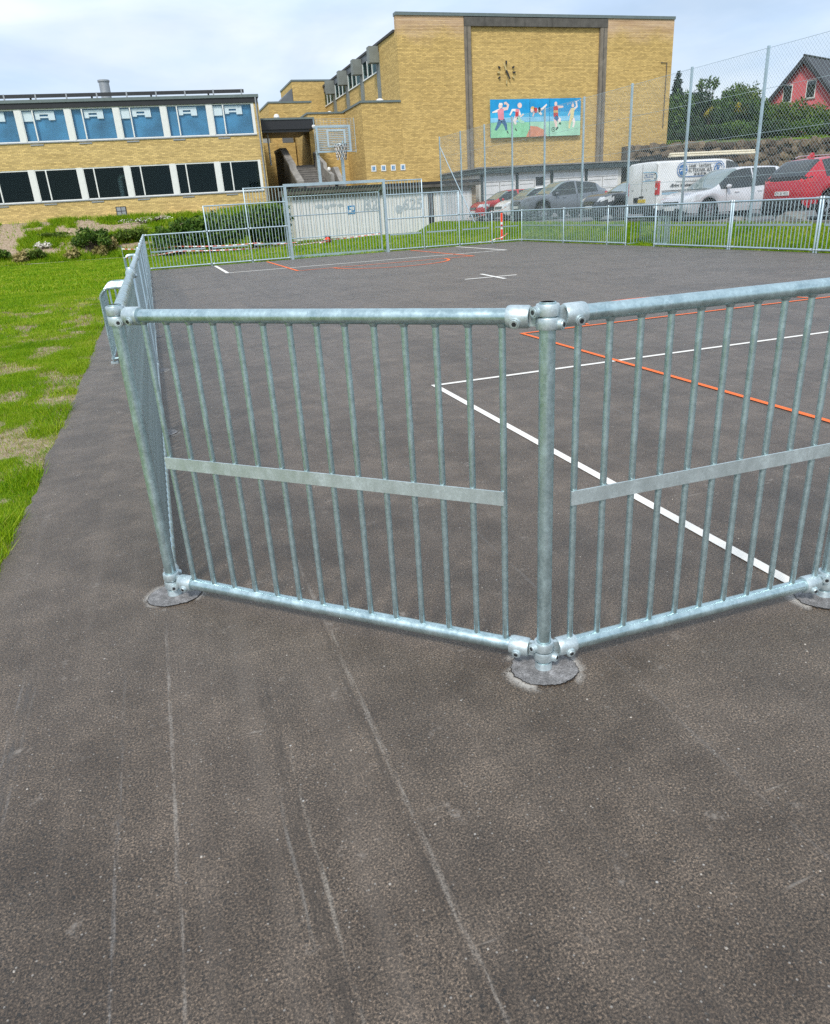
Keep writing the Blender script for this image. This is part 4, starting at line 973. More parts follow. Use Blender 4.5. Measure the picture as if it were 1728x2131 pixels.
for i, (x, z, a, b) in enumerate(((1.5, 1.95, .45, .22), (1.95, 1.9, .3, .26), (2.3, 1.98, .4, .18), (2.75, 1.95, .35, .2), (14.35 - 8.1, 1.55, .45, .5))):
    m = MB(); pr = ragged(1, 18, .12, i); m.prism([(x + a * .5 * r * math.cos(t_), z + b * .5 * r * math.sin(t_)) for r, t_ in pr], -.036, -.033, 'y'); m.build('graffiti', 'ink_grey', sh)

# ------------------------------------------------------------------ vehicles
def smooth_interp(xs, pts):
    px = np.array([p[0] for p in pts]); pv = np.array([p[1] for p in pts], float)
    # monotone-ish cubic through the control points
    d = np.gradient(pv, px); i = np.clip(np.searchsorted(px, xs) - 1, 0, len(px) - 2)
    h = px[i + 1] - px[i]; t = np.clip((xs - px[i]) / h, 0, 1); s = (pv[i + 1] - pv[i]) / h
    d0, d1 = d[i], d[i + 1]
    lim = 2.5 * np.abs(s) + 1e-9; d0 = np.clip(d0, -lim, lim); d1 = np.clip(d1, -lim, lim)
    return (2 * t**3 - 3 * t**2 + 1) * pv[i] + (t**3 - 2 * t**2 + t) * h * d0 + (-2 * t**3 + 3 * t**2) * pv[i + 1] + (t**3 - t**2) * h * d1
def wheel(parent, x, y, r, wd, side, spokes=5):
    m = MB(); m.lathe([(r * .66, -wd / 2), (r * .93, -wd / 2), (r, -wd / 2 + .03), (r, wd / 2 - .03), (r * .93, wd / 2), (r * .66, wd / 2), (r * .66, -wd / 2)], 26, (0, 0, 0), 'y')
    wo_ = m.build('wheel', 'tyre', parent, True, (x, y, r))
    m = MB(); yo = side * (wd / 2 - .02)
    m.lathe([(r * .56, yo - side * .04), (r * .67, yo - side * .02), (r * .67, yo + side * .012), (r * .60, yo + side * .012), (r * .57, yo - side * .03)], 24, (0, 0, 0), 'y')
    for k in range(spokes):
        a = 2 * pi * k / spokes; c, s_ = math.cos(a), math.sin(a)
        vs = []
        for yy in (yo - .012, yo + .008):
            for rr, ww in ((.02, .045), (r * .6, .03), (r * .6, -.03), (.02, -.045)): vs.append((c * rr - s_ * ww, yy, s_ * rr + c * ww))
        m.add(vs, [(0, 1, 2, 3), (7, 6, 5, 4), (0, 4, 5, 1), (1, 5, 6, 2), (2, 6, 7, 3), (3, 7, 4, 0)])
    m.build('rim', 'rim', wo_, True); MB().cyl((0, -side * .02, 0), (0, yo - side * .05, 0), r * .64, n=20).build('brake_disc', 'trim', wo_)
def vehicle(name, label, cat, x, y, rz, sp, paint):
    """lofted body: control curves along the length give belt, top line and widths; glass and lamps are cut from the same surface"""
    root = thing(name, label, cat, (x, y, float(park_z(np.array(y)))), rz)
    L = sp['L']; hw = sp['W'] / 2
    xs = np.unique(np.round(np.concatenate([np.linspace(-L / 2, L / 2, int(L / .05)), -L / 2 + np.array([.01, .025]), L / 2 - np.array([.01, .025])]), 4))
    zb = smooth_interp(xs, sp['belt']); zt = np.maximum(smooth_interp(xs, sp['top']), zb + .015)
    wd = smooth_interp(xs, sp['wid']) * hw; wt = smooth_interp(xs, sp['wtop']) * hw
    sill = smooth_interp(xs, sp['sill'])
    ra = sp['rw'] + .055
    for xw in sp['ax']:
        q = ra**2 - (xs - xw)**2; sill = np.where(q > 0, np.maximum(sill, sp['rw'] + np.sqrt(np.maximum(q, 0))), sill)
    sill = np.minimum(sill, zb - .10)
    k1 = sp.get('shape', (.95, 1.0, 1.0, .97))
    ring = []
    for i in range(len(xs)):
        h = zb[i] - sill[i]
        base = [(wd[i] * k1[0], sill[i]), (wd[i] * k1[1], sill[i] + h * .3), (wd[i] * k1[2], sill[i] + h * .68), (wd[i] * k1[3], zb[i]),
                (wd[i] * k1[3] * .55 + wt[i] * .45, zb[i] + (zt[i] - zb[i]) * .45), (wt[i], zb[i] + (zt[i] - zb[i]) * .90), (wt[i] * .86, zb[i] + (zt[i] - zb[i]) * .975), (wt[i] * .45, zt[i] - .002), (0, zt[i])]
        r = []
        for a, b in zip(base[:-1], base[1:]): r += [(a[0] + (b[0] - a[0]) * t, a[1] + (b[1] - a[1]) * t) for t in (0, .5)]
        ring.append(r + [base[-1]])
    nr = len(ring[0]); full = [[(xs[i], -p[0], p[1]) for p in ring[i]] + [(xs[i], p[0], p[1]) for p in ring[i][-2::-1]] for i in range(len(xs))]
    n2 = 2 * nr - 1; G = np.array(full)
    def cat_of(i, j):
        jj = j if j < nr - 1 else 2 * nr - 3 - j
        xm = (xs[i] + xs[i + 1]) / 2; tall = min(zt[i] - zb[i], zt[i + 1] - zb[i + 1])
        s_ = jj / 2.0
        for a, b in sp['side_glass']:
            lean = sp.get('lean', .3) * (s_ - 3) / 2.5
            if 3 <= s_ < 4.9 and a < xm < b and tall > .17: return 'side_window'
        a, b = sp['screen']
        if s_ >= 4.9 and a < xm < b: return 'windscreen'
        if sp.get('back'):
            a, b = sp['back']
            if s_ >= 4.9 and a < xm < b: return 'rear_window'
        return None
    groups = {None: [], 'windscreen': [], 'rear_window': [], 'side_window': []}
    for i in range(len(xs) - 1):
        for j in range(n2 - 1): groups[cat_of(i, j)].append((i * n2 + j, i * n2 + j + 1, (i + 1) * n2 + j + 1, (i + 1) * n2 + j))
    Vv = [tuple(p) for p in G.reshape(-1, 3)]
    body = MB(); body.add(Vv, groups[None] + [tuple(range(n2))[::-1], tuple(range((len(xs) - 1) * n2, len(xs) * n2))])
    me = body.mesh('body', paint, True)
    bo = link('body', me, root)
    for g, mt in (('windscreen', 'windscreen'), ('rear_window', 'car_glass'), ('side_window', 'car_glass')):
        if not groups[g]: continue
        for sd in ((0,) if g != 'side_window' else (-1, 1)):
            fs = [f for f in groups[g] if sd == 0 or (Vv[f[0]][1] + Vv[f[1]][1]) * sd > 0]
            if not fs: continue
            if sp.get('blank') and g == 'side_window': pass
            used = sorted({q for f in fs for q in f}); mp_ = {q: k for k, q in enumerate(used)}
            m = MB(); m.add([Vv[q] for q in used], [tuple(mp_[q] for q in f) for f in fs]); m.build(g, mt, root, True)
    # pillars
    for xp, wp in sp.get('pillars', ()):
        for sd in (-1, 1):
            i = int(np.argmin(np.abs(xs - xp))); pts = [Vector((xp - (k - 6) * .02 * sp.get('plean', 1), sd * (ring[i][k][0] + .004), ring[i][k][1])) for k in range(6, 11)]
            m = MB(); vs = []; fs = []
            for k, p in enumerate(pts): vs += [(p.x - wp / 2, p.y, p.z), (p.x + wp / 2, p.y, p.z)]; fs += [(2 * k - 2, 2 * k - 1, 2 * k + 1, 2 * k)] if k else []
            m.add(vs, fs); m.build('pillar', 'trim', root)
    # dark floor pan and wheel wells
    sm = sp['sill_z']
    B(-L / 2 + .12, L / 2 - .12, -hw * .82, hw * .82, sm, sm + .22).build('underbody', 'trim', root)
    for xw in sp['ax']: B(xw - ra, xw + ra, -hw * .84, hw * .84, .35, min(ra + sp['rw'] + .02, float(zb.min()) - .05)).build('wheel_well', 'trim', root)
    for xw in sp['ax']:
        for sd in (-1, 1): wheel(root, xw, sd * (hw * .985 - .11), sp['rw'], .21, sd, sp.get('spokes', 5))
    def patch(nm, mat, pred, off=.006):
        # piece of the body surface set a few millimetres proud
        Nn = np.zeros_like(G)
        a = np.zeros_like(G); a[1:-1] = G[2:] - G[:-2]; a[0] = G[1] - G[0]; a[-1] = G[-1] - G[-2]
        b = np.zeros_like(G); b[:, 1:-1] = G[:, 2:] - G[:, :-2]; b[:, 0] = G[:, 1] - G[:, 0]; b[:, -1] = G[:, -1] - G[:, -2]
        Nn = np.cross(b, a); Nn /= np.linalg.norm(Nn, axis=2, keepdims=True) + 1e-9
        c = np.array([0, 0, .7]); sg_ = np.sign(((G - c) * Nn).sum(2, keepdims=True)); Nn = Nn * sg_
        Q = (G + Nn * off).reshape(-1, 3); fs = []
        for i in range(len(xs) - 1):
            for j in range(n2 - 1):
                ctr = (G[i, j] + G[i + 1, j + 1]) / 2
                if pred(ctr): fs.append((i * n2 + j, i * n2 + j + 1, (i + 1) * n2 + j + 1, (i + 1) * n2 + j))
        if not fs: return None
        used = sorted({q for f in fs for q in f}); mp_ = {q: k for k, q in enumerate(used)}
        m = MB(); m.add([tuple(Q[q]) for q in used], [tuple(mp_[q] for q in f) for f in fs]); return m.build(nm, mat, root, True)
    for sd in (-1, 1):
        hx, hz0, hz1, hy = sp['head']
        patch('headlight', sp.get('lamp_mat', 'lamp_clear'), lambda c: c[0] > hx and hz0 < c[2] < hz1 and c[1] * sd > hy)
        tx, tz0, tz1, ty = sp['tail']
        patch('taillight', 'lamp_red', lambda c: c[0] < tx and tz0 < c[2] < tz1 and c[1] * sd > ty)
        # mirrors
        mx_, mz = sp['mirror']
        m = MB(); m.lathe([(.001, -.10), (.06, -.085), (.085, -.03), (.085, .03), (.06, .085), (.001, .10)], 12, (0, 0, 0), 'y')
        mo = m.build('wing_mirror', sp.get('mirror_mat', paint), root, True, (mx_, sd * (hw * .97 + .10), mz)); mo.scale = (.75, 1, .8)
        MB().box(mx_ - .03, mx_ + .03, min(sd * hw * .9, sd * (hw * .97 + .06)), max(sd * hw * .9, sd * (hw * .97 + .06)), mz - .04, mz - .005).build('mirror_arm', 'trim', root)
        for dx in sp['handles']: B(dx - .09, dx + .09, sd * hw * 1.0 - .012, sd * hw * 1.0 + .016, sp['hz'], sp['hz'] + .03).build('door_handle', sp.get('handle_mat', paint), root)
        for dx in sp['seams']:
            ii_ = int(np.argmin(np.abs(xs - dx))); zz0 = sill[ii_] + .04; zz1 = zb[ii_]
            B(dx - .004, dx + .004, sd * wd[ii_] * 1.0 - .02, sd * wd[ii_] * 1.0 + .002, zz0, zz1).build('door_seam', 'trim', root)
        if 'clad' in sp: patch('wheel_arch_trim', 'trim', lambda c: c[1] * sd > 0 and c[2] < sp['clad'] + max(0, .0) or (c[1] * sd > 0 and any((c[0] - xw)**2 + (c[2] - sp['rw'])**2 < (ra + .07)**2 for xw in sp['ax'])), .004)
    fx = L / 2; gz0_, gz1_, gw = sp['grille']
    B(fx - .03, fx + .012, -gw, gw, gz0_, gz1_).build('grille', 'trim', root); B(fx - .03, fx + .010, -gw * 1.1, gw * 1.1, sm + .08, sm + .2).build('lower_intake', 'trim', root)
    for k in range(3): B(fx + .012, fx + .018, -gw * .95, gw * .95, gz0_ + .015 + k * (gz1_ - gz0_) / 3, gz0_ + .028 + k * (gz1_ - gz0_) / 3).build('grille_bar', 'chrome', root)
    B(fx - .01, fx + .022, -.26, .26, gz0_ - .16, gz0_ - .05).build('number_plate', 'plate', root)
    pz = sp.get('rear_plate', .8)
    B(-fx - .018, -fx + .02, -.26, .26, pz, pz + .11).build('number_plate', sp.get('rear_plate_mat', 'plate'), root)
    B(-fx - .012, -fx + .05, -hw * .75, hw * .75, sm + .1, sm + .32).build('rear_bumper', sp.get('bumper_mat', 'trim'), root)
    B(fx - .06, fx + .004, -hw * .7, hw * .7, sm - .02, sm + .08).build('front_lip', 'trim', root)
    # wipers
    a, b = sp['screen']; zw = float(np.interp(b - .03, xs, zt)) + .012
    B(b - .10, b - .06, -hw * .6, hw * .5, zw - .005, zw + .012).build('wiper', 'trim', root)
    root['_'] = 0; del root['_']
    return root, dict(L=L, hw=hw, xs=xs, zt=zt, zb=zb, patch=patch)
def hatch(L=4.05, W=1.74, H=1.48, rw=.305, hood=.98, nose=.72, ax=(-1.27, 1.24), base_screen=1.0, top_screen=.20, roof_end=-1.55, tail=.98):
    h = L / 2
    return dict(L=L, W=W, rw=rw, ax=ax, sill_z=.20,
        belt=[(-h, .86), (-h + .12, tail), (-h + .5, tail - .0), (0, .93), (base_screen, .92), (base_screen + .1, hood - .05), (h - .25, nose + .08), (h - .06, nose - .06), (h, nose - .18)],
        top=[(-h, .90), (-h + .10, tail + .06), (roof_end - .12, H - .14), (roof_end, H - .04), (roof_end + .8, H), (top_screen - .35, H - .0), (top_screen, H - .05), (base_screen, hood + .02), (h - .45, nose + .20), (h - .1, nose + .02), (h, nose - .12)],
        wid=[(-h, .72), (-h + .08, .86), (-h + .4, .96), (-.6, 1.0), (.8, 1.0), (h - .45, .96), (h - .12, .82), (h, .62)],
        wtop=[(-h, .62), (-h + .2, .70), (roof_end, .68), (0, .72), (top_screen, .72), (base_screen, .84), (h - .4, .74), (h, .5)],
        sill=[(-h, .42), (-h + .15, .26), (-h + .5, .22), (h - .5, .22), (h - .12, .26), (h, .40)],
        side_glass=[(-1.42, -.42), (-.34, base_screen - .12)], screen=(top_screen - .02, base_screen + .02), back=(-h + .12, roof_end - .02), pillars=(),
        head=(h - .60, nose - .05, nose + .09, W * .29), tail=(-h + .32, .78, 1.02, W * .30), mirror=(base_screen - .35, .99), handles=(-.75, .2), hz=.80, seams=(-.40, .62, -1.15), grille=(nose - .16, nose - .04, .38))
def suv(L=4.55, W=1.88, H=1.66, rw=.37, hood=1.10, nose=.92, ax=(-1.38, 1.36), coupe=0.0):
    h = L / 2
    d = hatch(L, W, H, rw, hood, nose, ax, 1.02, .12, -1.70, 1.10)
    d.update(lamp_mat='lamp_smoked', sill_z=.26, belt=[(-h, .98), (-h + .12, 1.10), (-h + .5, 1.11), (0, 1.04), (1.02, 1.02), (1.12, hood - .06), (h - .25, nose + .06), (h - .06, nose - .06), (h, nose - .22)],
        top=[(-h, 1.02), (-h + .10, 1.16), (-1.95, H - .22 - coupe), (-1.72, H - .05 - coupe * .8), (-.9, H - coupe * .3), (-.25, H), (.12, H - .05), (1.02, hood + .02), (h - .45, nose + .15), (h - .1, nose + .02), (h, nose - .14)],
        sill=[(-h, .50), (-h + .15, .34), (-h + .5, .29), (h - .5, .29), (h - .12, .34), (h, .48)], side_glass=[(-1.66, -.52), (-.44, .88)], head=(h - .55, nose - .01, nose + .065, W * .27), tail=(-h + .3, .99, 1.07, W * .22),
        mirror=(.66, 1.12), hz=.92, clad=.38, rear_plate=.68, seams=(-.48, .66, -1.3), grille=(nose - .20, nose - .05, .42))
    return d
CARZ = 0
vehicle('hatchback_car', 'small red hatchback facing the chain link fence, beside the garage row', 'car', 17.35 + 2.0, 36.95, pi, hatch(), 'red_paint')
vehicle('hatchback_car', 'white compact car squeezed between the red hatchback and the grey SUV', 'car', 17.35 + 2.0, 33.75, pi, hatch(4.0, 1.72, 1.50), 'white_paint')
vehicle('suv_car', 'grey coupe SUV with sloping roof facing the chain link fence', 'car', 17.2 + 2.35, 31.45, pi, suv(4.7, 1.88, 1.68, coupe=.16), 'grey_paint')
vehicle('hatchback_car', 'near black car parked between the grey SUV and the white van', 'car', 17.3 + 2.15, 25.0, pi, hatch(4.3, 1.8, 1.46, .32, 1.0, .78), 'black_paint')
mpv = hatch(4.35, 1.78, 1.60, .32, .93, .66, (-1.30, 1.26), 1.16, .12, -1.75, 1.0)
mpv['side_glass'] = [(-1.55, -.55), (-.47, 1.0)]; mpv['mirror'] = (.62, 1.0)
vehicle('silver_car', 'silver people carrier facing the fence, between the white van and the red SUV', 'car', 17.2 + 2.17, 19.62, pi, mpv, 'silver_paint')
rs, _i = vehicle('suv_car', 'dark red SUV parked with its tail to the fence, by the boulder', 'car', 17.5 + 2.27, 15.0, 0, suv(4.55, 1.90, 1.66, coupe=.04), 'crimson_paint')
_i['patch']('tail_band', 'trim', lambda c: c[0] < -2.02 and 1.06 < c[2] < 1.13, .004)
tm = text_mesh('CY 21 413', .105, 'ink_black', .001); link('plate_text', tm, rs, (-2.275 - .0195, .235, .697), (pi / 2, 0, -pi / 2))
for sd in (-.52, .52): MB().path([(-1.35, sd * 1.2, 1.655), (-1.2, sd * 1.2, 1.70), (.0, sd * 1.2, 1.715), (.2, sd * 1.2, 1.67)], .014, 6).build('roof_bar', 'chrome', rs, True)
m = MB(); m.prism([(-1.55, 1.62), (-1.38, 1.76), (-1.33, 1.76), (-1.28, 1.65)], -.02, .02, 'y'); m.build('aerial_fin', 'crimson_paint', rs)
# van
h = 2.45
van_sp = dict(L=4.95, W=1.90, rw=.33, ax=(-1.45, 1.50), sill_z=.24, shape=(.985, 1.0, 1.0, .995),
    belt=[(-2.475, 1.12), (-2.44, 1.13), (0, 1.13), (1.3, 1.08), (1.62, 1.04), (2.2, .92), (2.42, .80), (2.475, .66)],
    top=[(-2.475, 1.90), (-2.44, 1.945), (-2.2, 1.965), (0, 1.965), (.55, 1.93), (.8, 1.87), (1.62, 1.14), (2.2, 1.0), (2.42, .88), (2.475, .72)],
    wid=[(-2.475, .95), (-2.43, .985), (-2.2, 1.0), (1.2, 1.0), (1.9, .97), (2.3, .86), (2.475, .66)], wtop=[(-2.475, .93), (-2.40, .955), (0, .96), (.7, .90), (1.62, .86), (2.2, .78), (2.475, .55)],
    sill=[(-2.475, .42), (-2.4, .34), (2.1, .32), (2.4, .38), (2.475, .48)], side_glass=[(.42, 1.28)], screen=(.80, 1.64), back=None, pillars=(), head=(1.95, .82, .98, .50), tail=(-2.36, 9, 10, 0), mirror=(1.05, 1.22),
    handles=(.45,), hz=1.02, seams=(.36, 1.36, -.95), grille=(.60, .72, .45), rear_plate=.62, rear_plate_mat='plate_yellow', mirror_mat='trim', handle_mat='trim', spokes=8)
van, vi = vehicle('delivery_van', 'white electrician van with blue lettering and a roof rack, tail to the fence', 'van', 17.42 + 2.475, 21.62, 0, van_sp, 'white_paint')
VY = -.962
for sd in (-1, 1):
    m = MB(); m.box(-2.492, -2.40, min(sd * .80, sd * .965), max(sd * .80, sd * .965), .86, 1.30); m.build('taillight', 'lamp_red', van)
    B(-2.498, -2.493, min(sd * .83, sd * .93), max(sd * .83, sd * .93), 1.02, 1.09).build('reversing_lamp', 'lamp_clear', van)
B(-2.481, -2.472, -.006, .006, .5, 1.88).build('door_seam', 'trim', van); B(-2.52, -2.476, -.72, .72, .36, .52).build('rear_step', 'trim', van)
for yy in (-.84, .84): B(-2.482, -2.474, yy - .004, yy + .004, .55, 1.85).build('door_seam', 'concrete', van)
B(-2.50, -2.473, -.12, .12, .78, .84).build('tail_handle', 'trim', van)
B(-2.495, -2.476, .18, .46, .62, .80).build('dark_recess', 'trim', van)
for z, a, mt in ((.98, .020, 'ink_black'), (.945, .012, 'ink_black'), (.905, .022, 'ink_light_blue'), (.87, .012, 'ink_light_blue')):
    B(-2.30, 1.2, VY + .004, VY + .012, z - .02, z - .02 + a).build('side_stripe', mt, van)
def oval(cx, cz, w_, h_, mat, y, n=40, inner=None, par=van):
    # stadium outline, filled or as a ring
    def pts(w2, h2):
        r = h2 / 2; q = []
        for k in range(n):
            a = 2 * pi * k / n; q.append((cx + math.copysign(w2 / 2 - r, math.cos(a)) * (1 if abs(math.cos(a)) > 1e-6 else 0) + r * math.cos(a), cz + r * math.sin(a)))
        return q
    o_ = pts(w_, h_); m = MB()
    if inner is None: m.prism(o_, y - .003, y, 'y')
    else:
        i_ = pts(w_ - inner, h_ - inner); k = len(o_)
        m.add([(p[0], y, p[1]) for p in o_] + [(p[0], y, p[1]) for p in i_], [(a, (a + 1) % k, (a + 1) % k + k, a + k) for a in range(k)])
    return m.build('sign_outline', mat, par)
oval(-.72, 1.62, 2.02, .48, 'ink_blue', VY + .0, inner=.055)
m = MB(); m.prism([(-1.47 + .18 * math.cos(a), 1.62 + .18 * math.sin(a)) for a in np.linspace(0, 2 * pi, 24, endpoint=False)], VY - .002, VY + .003, 'y'); m.build('logo_disc', 'ink_blue', van)
m = MB(); m.path([(-1.60 + .26 * t, VY - .003, 1.57 + .045 * math.sin(t * 2 * pi)) for t in np.linspace(0, 1, 13)], .014, 4); m.build('logo_wave', 'white_paint', van); B(-1.64, -1.30, VY - .004, VY - .001, 1.665, 1.68).build('logo_line', 'white_paint', van)
m = MB(); m.path([(.03 + .17 * math.cos(a), VY - .002, 1.62 + .17 * math.sin(a)) for a in np.linspace(.5, 5.6, 22)], .022, 4); m.build('logo_ring', 'ink_blue', van)
link('logo_letter', text_mesh('R', .27, 'ink_blue', .001, 0, .008), van, (-.06, VY - .002, 1.52), (pi / 2, 0, 0))
for s_, x_, z_, sz, mt, sh_ in (('Langå - Laurbjerg', -1.24, 1.70, .135, 'ink_black', 0), ('ELTEKNIK A/S', -1.25, 1.54, .165, 'ink_black', 0), ('86 46 82 84', -1.0, 1.435, .105, 'ink_black', 0), ('Ærligt håndværk og godt', -1.98, 1.08, .15, 'ink_black', .25)):
    link('side_lettering', text_mesh(s_, sz, mt, .001, sh_, .003), van, (x_, VY - .001, z_), (pi / 2, 0, 0))
B(-1.75, -.6, VY, VY + .006, 1.24, 1.25).build('side_line', 'ink_black', van)
for s_, y_, z_, sz, mt in (('Langå - Laurbjerg', -.12, 1.52, .075, 'ink_blue'), ('ELTEKNIK A/S', -.12, 1.43, .085, 'ink_blue'), ('86 46 82 84', -.20, 1.35, .06, 'ink_blue'), ('V I', .62, 1.0, .11, 'steel_dark'), ('O', .02, 1.0, .11, 'chrome'), ('S', -.26, 1.0, .11, 'chrome')):
    link('tail_lettering', text_mesh(s_, sz, mt, .001), van, (-2.479, y_, z_), (pi / 2, 0, -pi / 2))
m = MB(); m.path([(-2.479, -.76 + .075 * math.cos(a), 1.47 + .09 * math.sin(a)) for a in np.linspace(.5, 5.6, 16)], .011, 4); m.build('tail_logo', 'ink_black', van)
m = MB(); pr = [(-.05, 1.33), (-.75, 1.33)] + [(-.75 - .12 * math.sin(a), 1.46 - .13 * math.cos(a)) for a in np.linspace(.3, pi - .3, 6)] + [(-.75, 1.60), (-.05, 1.62)]
m.path([(-2.479, p[0], p[1]) for p in pr], .011, 4); m.build('tail_outline', 'ink_light_blue', van)
rk = thing('roof_rack', 'black roof rack carrying cream pipes on top of the white van', 'roof rack', (19.895, 21.62, float(park_z(np.array(21.62)))))
for sd in (-1, 1): B(-2.2, 1.0, sd * .66 - .02, sd * .66 + .02, 1.99, 2.05).build('side_rail', 'trim', rk)
for i in range(9): B(-2.15 + i * .38, -2.09 + i * .38, -.70, .70, 2.0, 2.04).build('cross_bar', 'trim', rk)
for xx in (-2.1, -.6, .9):
    for sd in (-1, 1): B(xx - .03, xx + .03, sd * .66 - .018, sd * .66 + .018, 1.93, 1.99).build('foot', 'trim', rk)
for yy, zz in ((-.5, 2.085), (-.40, 2.085), (-.45, 2.165)): MB().cyl((-1.7, yy, zz), (2.0, yy, zz), .042, n=10).build('pipe', 'pipe_cream', rk, True)
B(-2.2, -2.14, -.6, .6, 2.05, 2.16).build('end_stop', 'steel_dark', rk)

# ------------------------------------------------------------------ boulders, kerb, bollards and tape
kb = struct(MB().box(16.62, 16.80, 8, 40.5, .40, .62).build('kerb', 'concrete')); kb['label'] = 'pale concrete kerb edging the car park'
for nm, x, y, rx, ry, rz_, lb in (('boulder', 17.0, 14.0, .26, .52, .30, 'rounded grey boulder on the kerb behind the red SUV'), ('boulder', 16.98, 16.2, .22, .42, .18, 'low grey boulder beside the silver car')):
    vs = []; fs = []; nu, nv = 18, 9; q = random.Random(int(y * 10))
    for j in range(nv):
        ph = j / (nv - 1) * pi * .5
        for k in range(nu):
            a = 2 * pi * k / nu; rr = 1 + .16 * math.sin(3 * a + j) + q.uniform(-.06, .06)
            vs.append((rx * math.cos(ph)**.7 * rr * math.cos(a), ry * math.cos(ph)**.7 * rr * math.sin(a), rz_ * math.sin(ph) * (1 + q.uniform(-.05, .05))))
    for j in range(nv - 1): fs += [(j * nu + k, j * nu + (k + 1) % nu, (j + 1) * nu + (k + 1) % nu, (j + 1) * nu + k) for k in range(nu)]
    m = MB(); m.add(vs, fs); o = m.build(nm, 'rock', None, True, (x, y, float(park_z(np.array(y))) - .02)); tag(o, lb, 'boulder')
def marker(label, loc, rot, Lh=1.13, r=.055, base=True):
    b_ = thing('marker_post', label, 'bollard', loc); b_.rotation_euler = rot
    for a, c, mt in ((0, .44, 'red_plastic'), (.44, .53, 'white_plastic'), (.53, .61, 'lamp_red'), (.61, .70, 'white_plastic'), (.70, 1.0, 'red_plastic')):
        MB().lathe([(r, a * Lh), (r, c * Lh)], 14).build('band', mt, b_, True)
    MB().lathe([(r, Lh), (r * .8, Lh + .02), (.001, Lh + .03)], 14).build('cap', 'red_plastic', b_, True)
    if base: MB().lathe([(.001, -.02), (.17, -.02), (.17, .04), (.10, .07), (r, .08)], 16).build('foot', 'trim', b_, True)
    return b_
gz = lambda x, y: float(height(np.array([float(x)]), np.array([float(y)]))[0])
marker('upright red marker post with two thin white bands standing in the grass behind the fence', (14.75, 27.85, gz(14.75, 27.85)), (0, 0, 0), 1.12, .06, False)
tcn = thing('traffic_cone', 'fallen orange traffic cone with a black foot lying by the white shed', 'cone', (8.95, 36.4, gz(8.95, 36.4) + .20)); tcn.rotation_euler = (0, rad(-104), rad(28))
for a, b, mt in ((0.03, .30, 'red_plastic'), (.30, .44, 'white_plastic'), (.44, .56, 'red_plastic'), (.56, .68, 'white_plastic')):
    MB().lathe([(.15 - .17 * a, a), (.15 - .17 * b, b)], 16).build('band', mt, tcn, True)
B(-.2, .2, -.2, .2, -.01, .03).build('foot', 'trim', tcn)
def tape(pts, sag, label):
    rt = thing('barrier_tape', label, 'tape', pts[0]); P0 = Vector(pts[0]); vs = []; k0 = 0
    for a, b in zip(pts[:-1], pts[1:]):
        a = Vector(a); b = Vector(b); L = (b - a).length; k = max(2, int(L / .16))
        for i in range(0 if not vs else 1, k + 1):
            t = i / k; p = a.lerp(b, t) - P0; p.z -= sag * 4 * t * (1 - t); tw = .9 * math.sin(len(vs) * .07 + L)
            d = Vector((0, math.sin(tw) * .022, math.cos(tw) * .022)); vs += [p - d, p + d]
    m = MB(); m.add(vs, [(2 * i, 2 * i + 2, 2 * i + 3, 2 * i + 1) for i in range(len(vs) // 2 - 1)])
    o = m.build('strip', 'white_plastic', rt); o.data.materials.append(MAT['tape_red'])
    o.data.polygons.foreach_set('material_index', [i % 2 for i in range(len(o.data.polygons))])
MAT['tape_red'] = simple('faded_red_tape', (.62, .16, .12), .5)
tape([(-1.0, 32.2, .66), (1.2, 30.2, .66), (4.3, 29.0, .60), (5.9, 29.0, .52), (9.8, 29.6, .62)], .05, 'upper red and white barrier tape strung behind the goal')
tape([(-1.0, 32.2, .30), (1.2, 29.4, .50), (5.6, 28.8, .42), (8.75, 33.4, .45)], .05, 'lower red and white barrier tape strung behind the goal')
tape([(13.4, 27.3, .06), (14.3, 27.5, .12), (14.9, 27.6, .3)], .06, 'loose tape end lying in the grass by the marker post')
tape([(16.6, 36.2, .85), (16.62, 33.0, 1.2), (16.62, 31.3, 1.35)], .1, 'barrier tape tied along the chain link fence before the white car')
for (x, y, lb) in ((-1.0, 32.2, 'thin stake holding the barrier tape on the lawn'), (9.82, 29.6, 'thin stake holding the barrier tape behind the goal'), (8.75, 33.42, 'thin stake holding the lower tape before the white shed')):
    s_ = MB().cyl((0, 0, -.1), (0, 0, .80), .012, n=6).build('tape_stake', 'galv_far', None, True, (x, y, gz(x, y))); tag(s_, lb, 'stake')
# pale gravel strip at the foot of the bank
pp = [(x, 41.6 + .25 * math.sin(x * .5) + .12 * math.sin(x * 1.7)) for x in np.linspace(-30, 1.5, 60)]
vs = []; fs = []
for k, (x, y) in enumerate(pp):
    wv = .10 + .06 * math.sin(x * 2.1) + .04 * math.sin(x * 5.3)
    for yy in (y - wv, y + wv): vs.append((x, yy, gz(x, yy) + .035))
    if k: fs.append((2 * k - 2, 2 * k, 2 * k + 1, 2 * k - 1))
MAT['path'] = simple('pale_gravel', (.42, .38, .31), .95, 0, .3, 14)
m = MB(); m.add(vs, fs); o = struct(m.build('path', 'path')); o['label'] = 'thin pale gravel line at the foot of the bank'

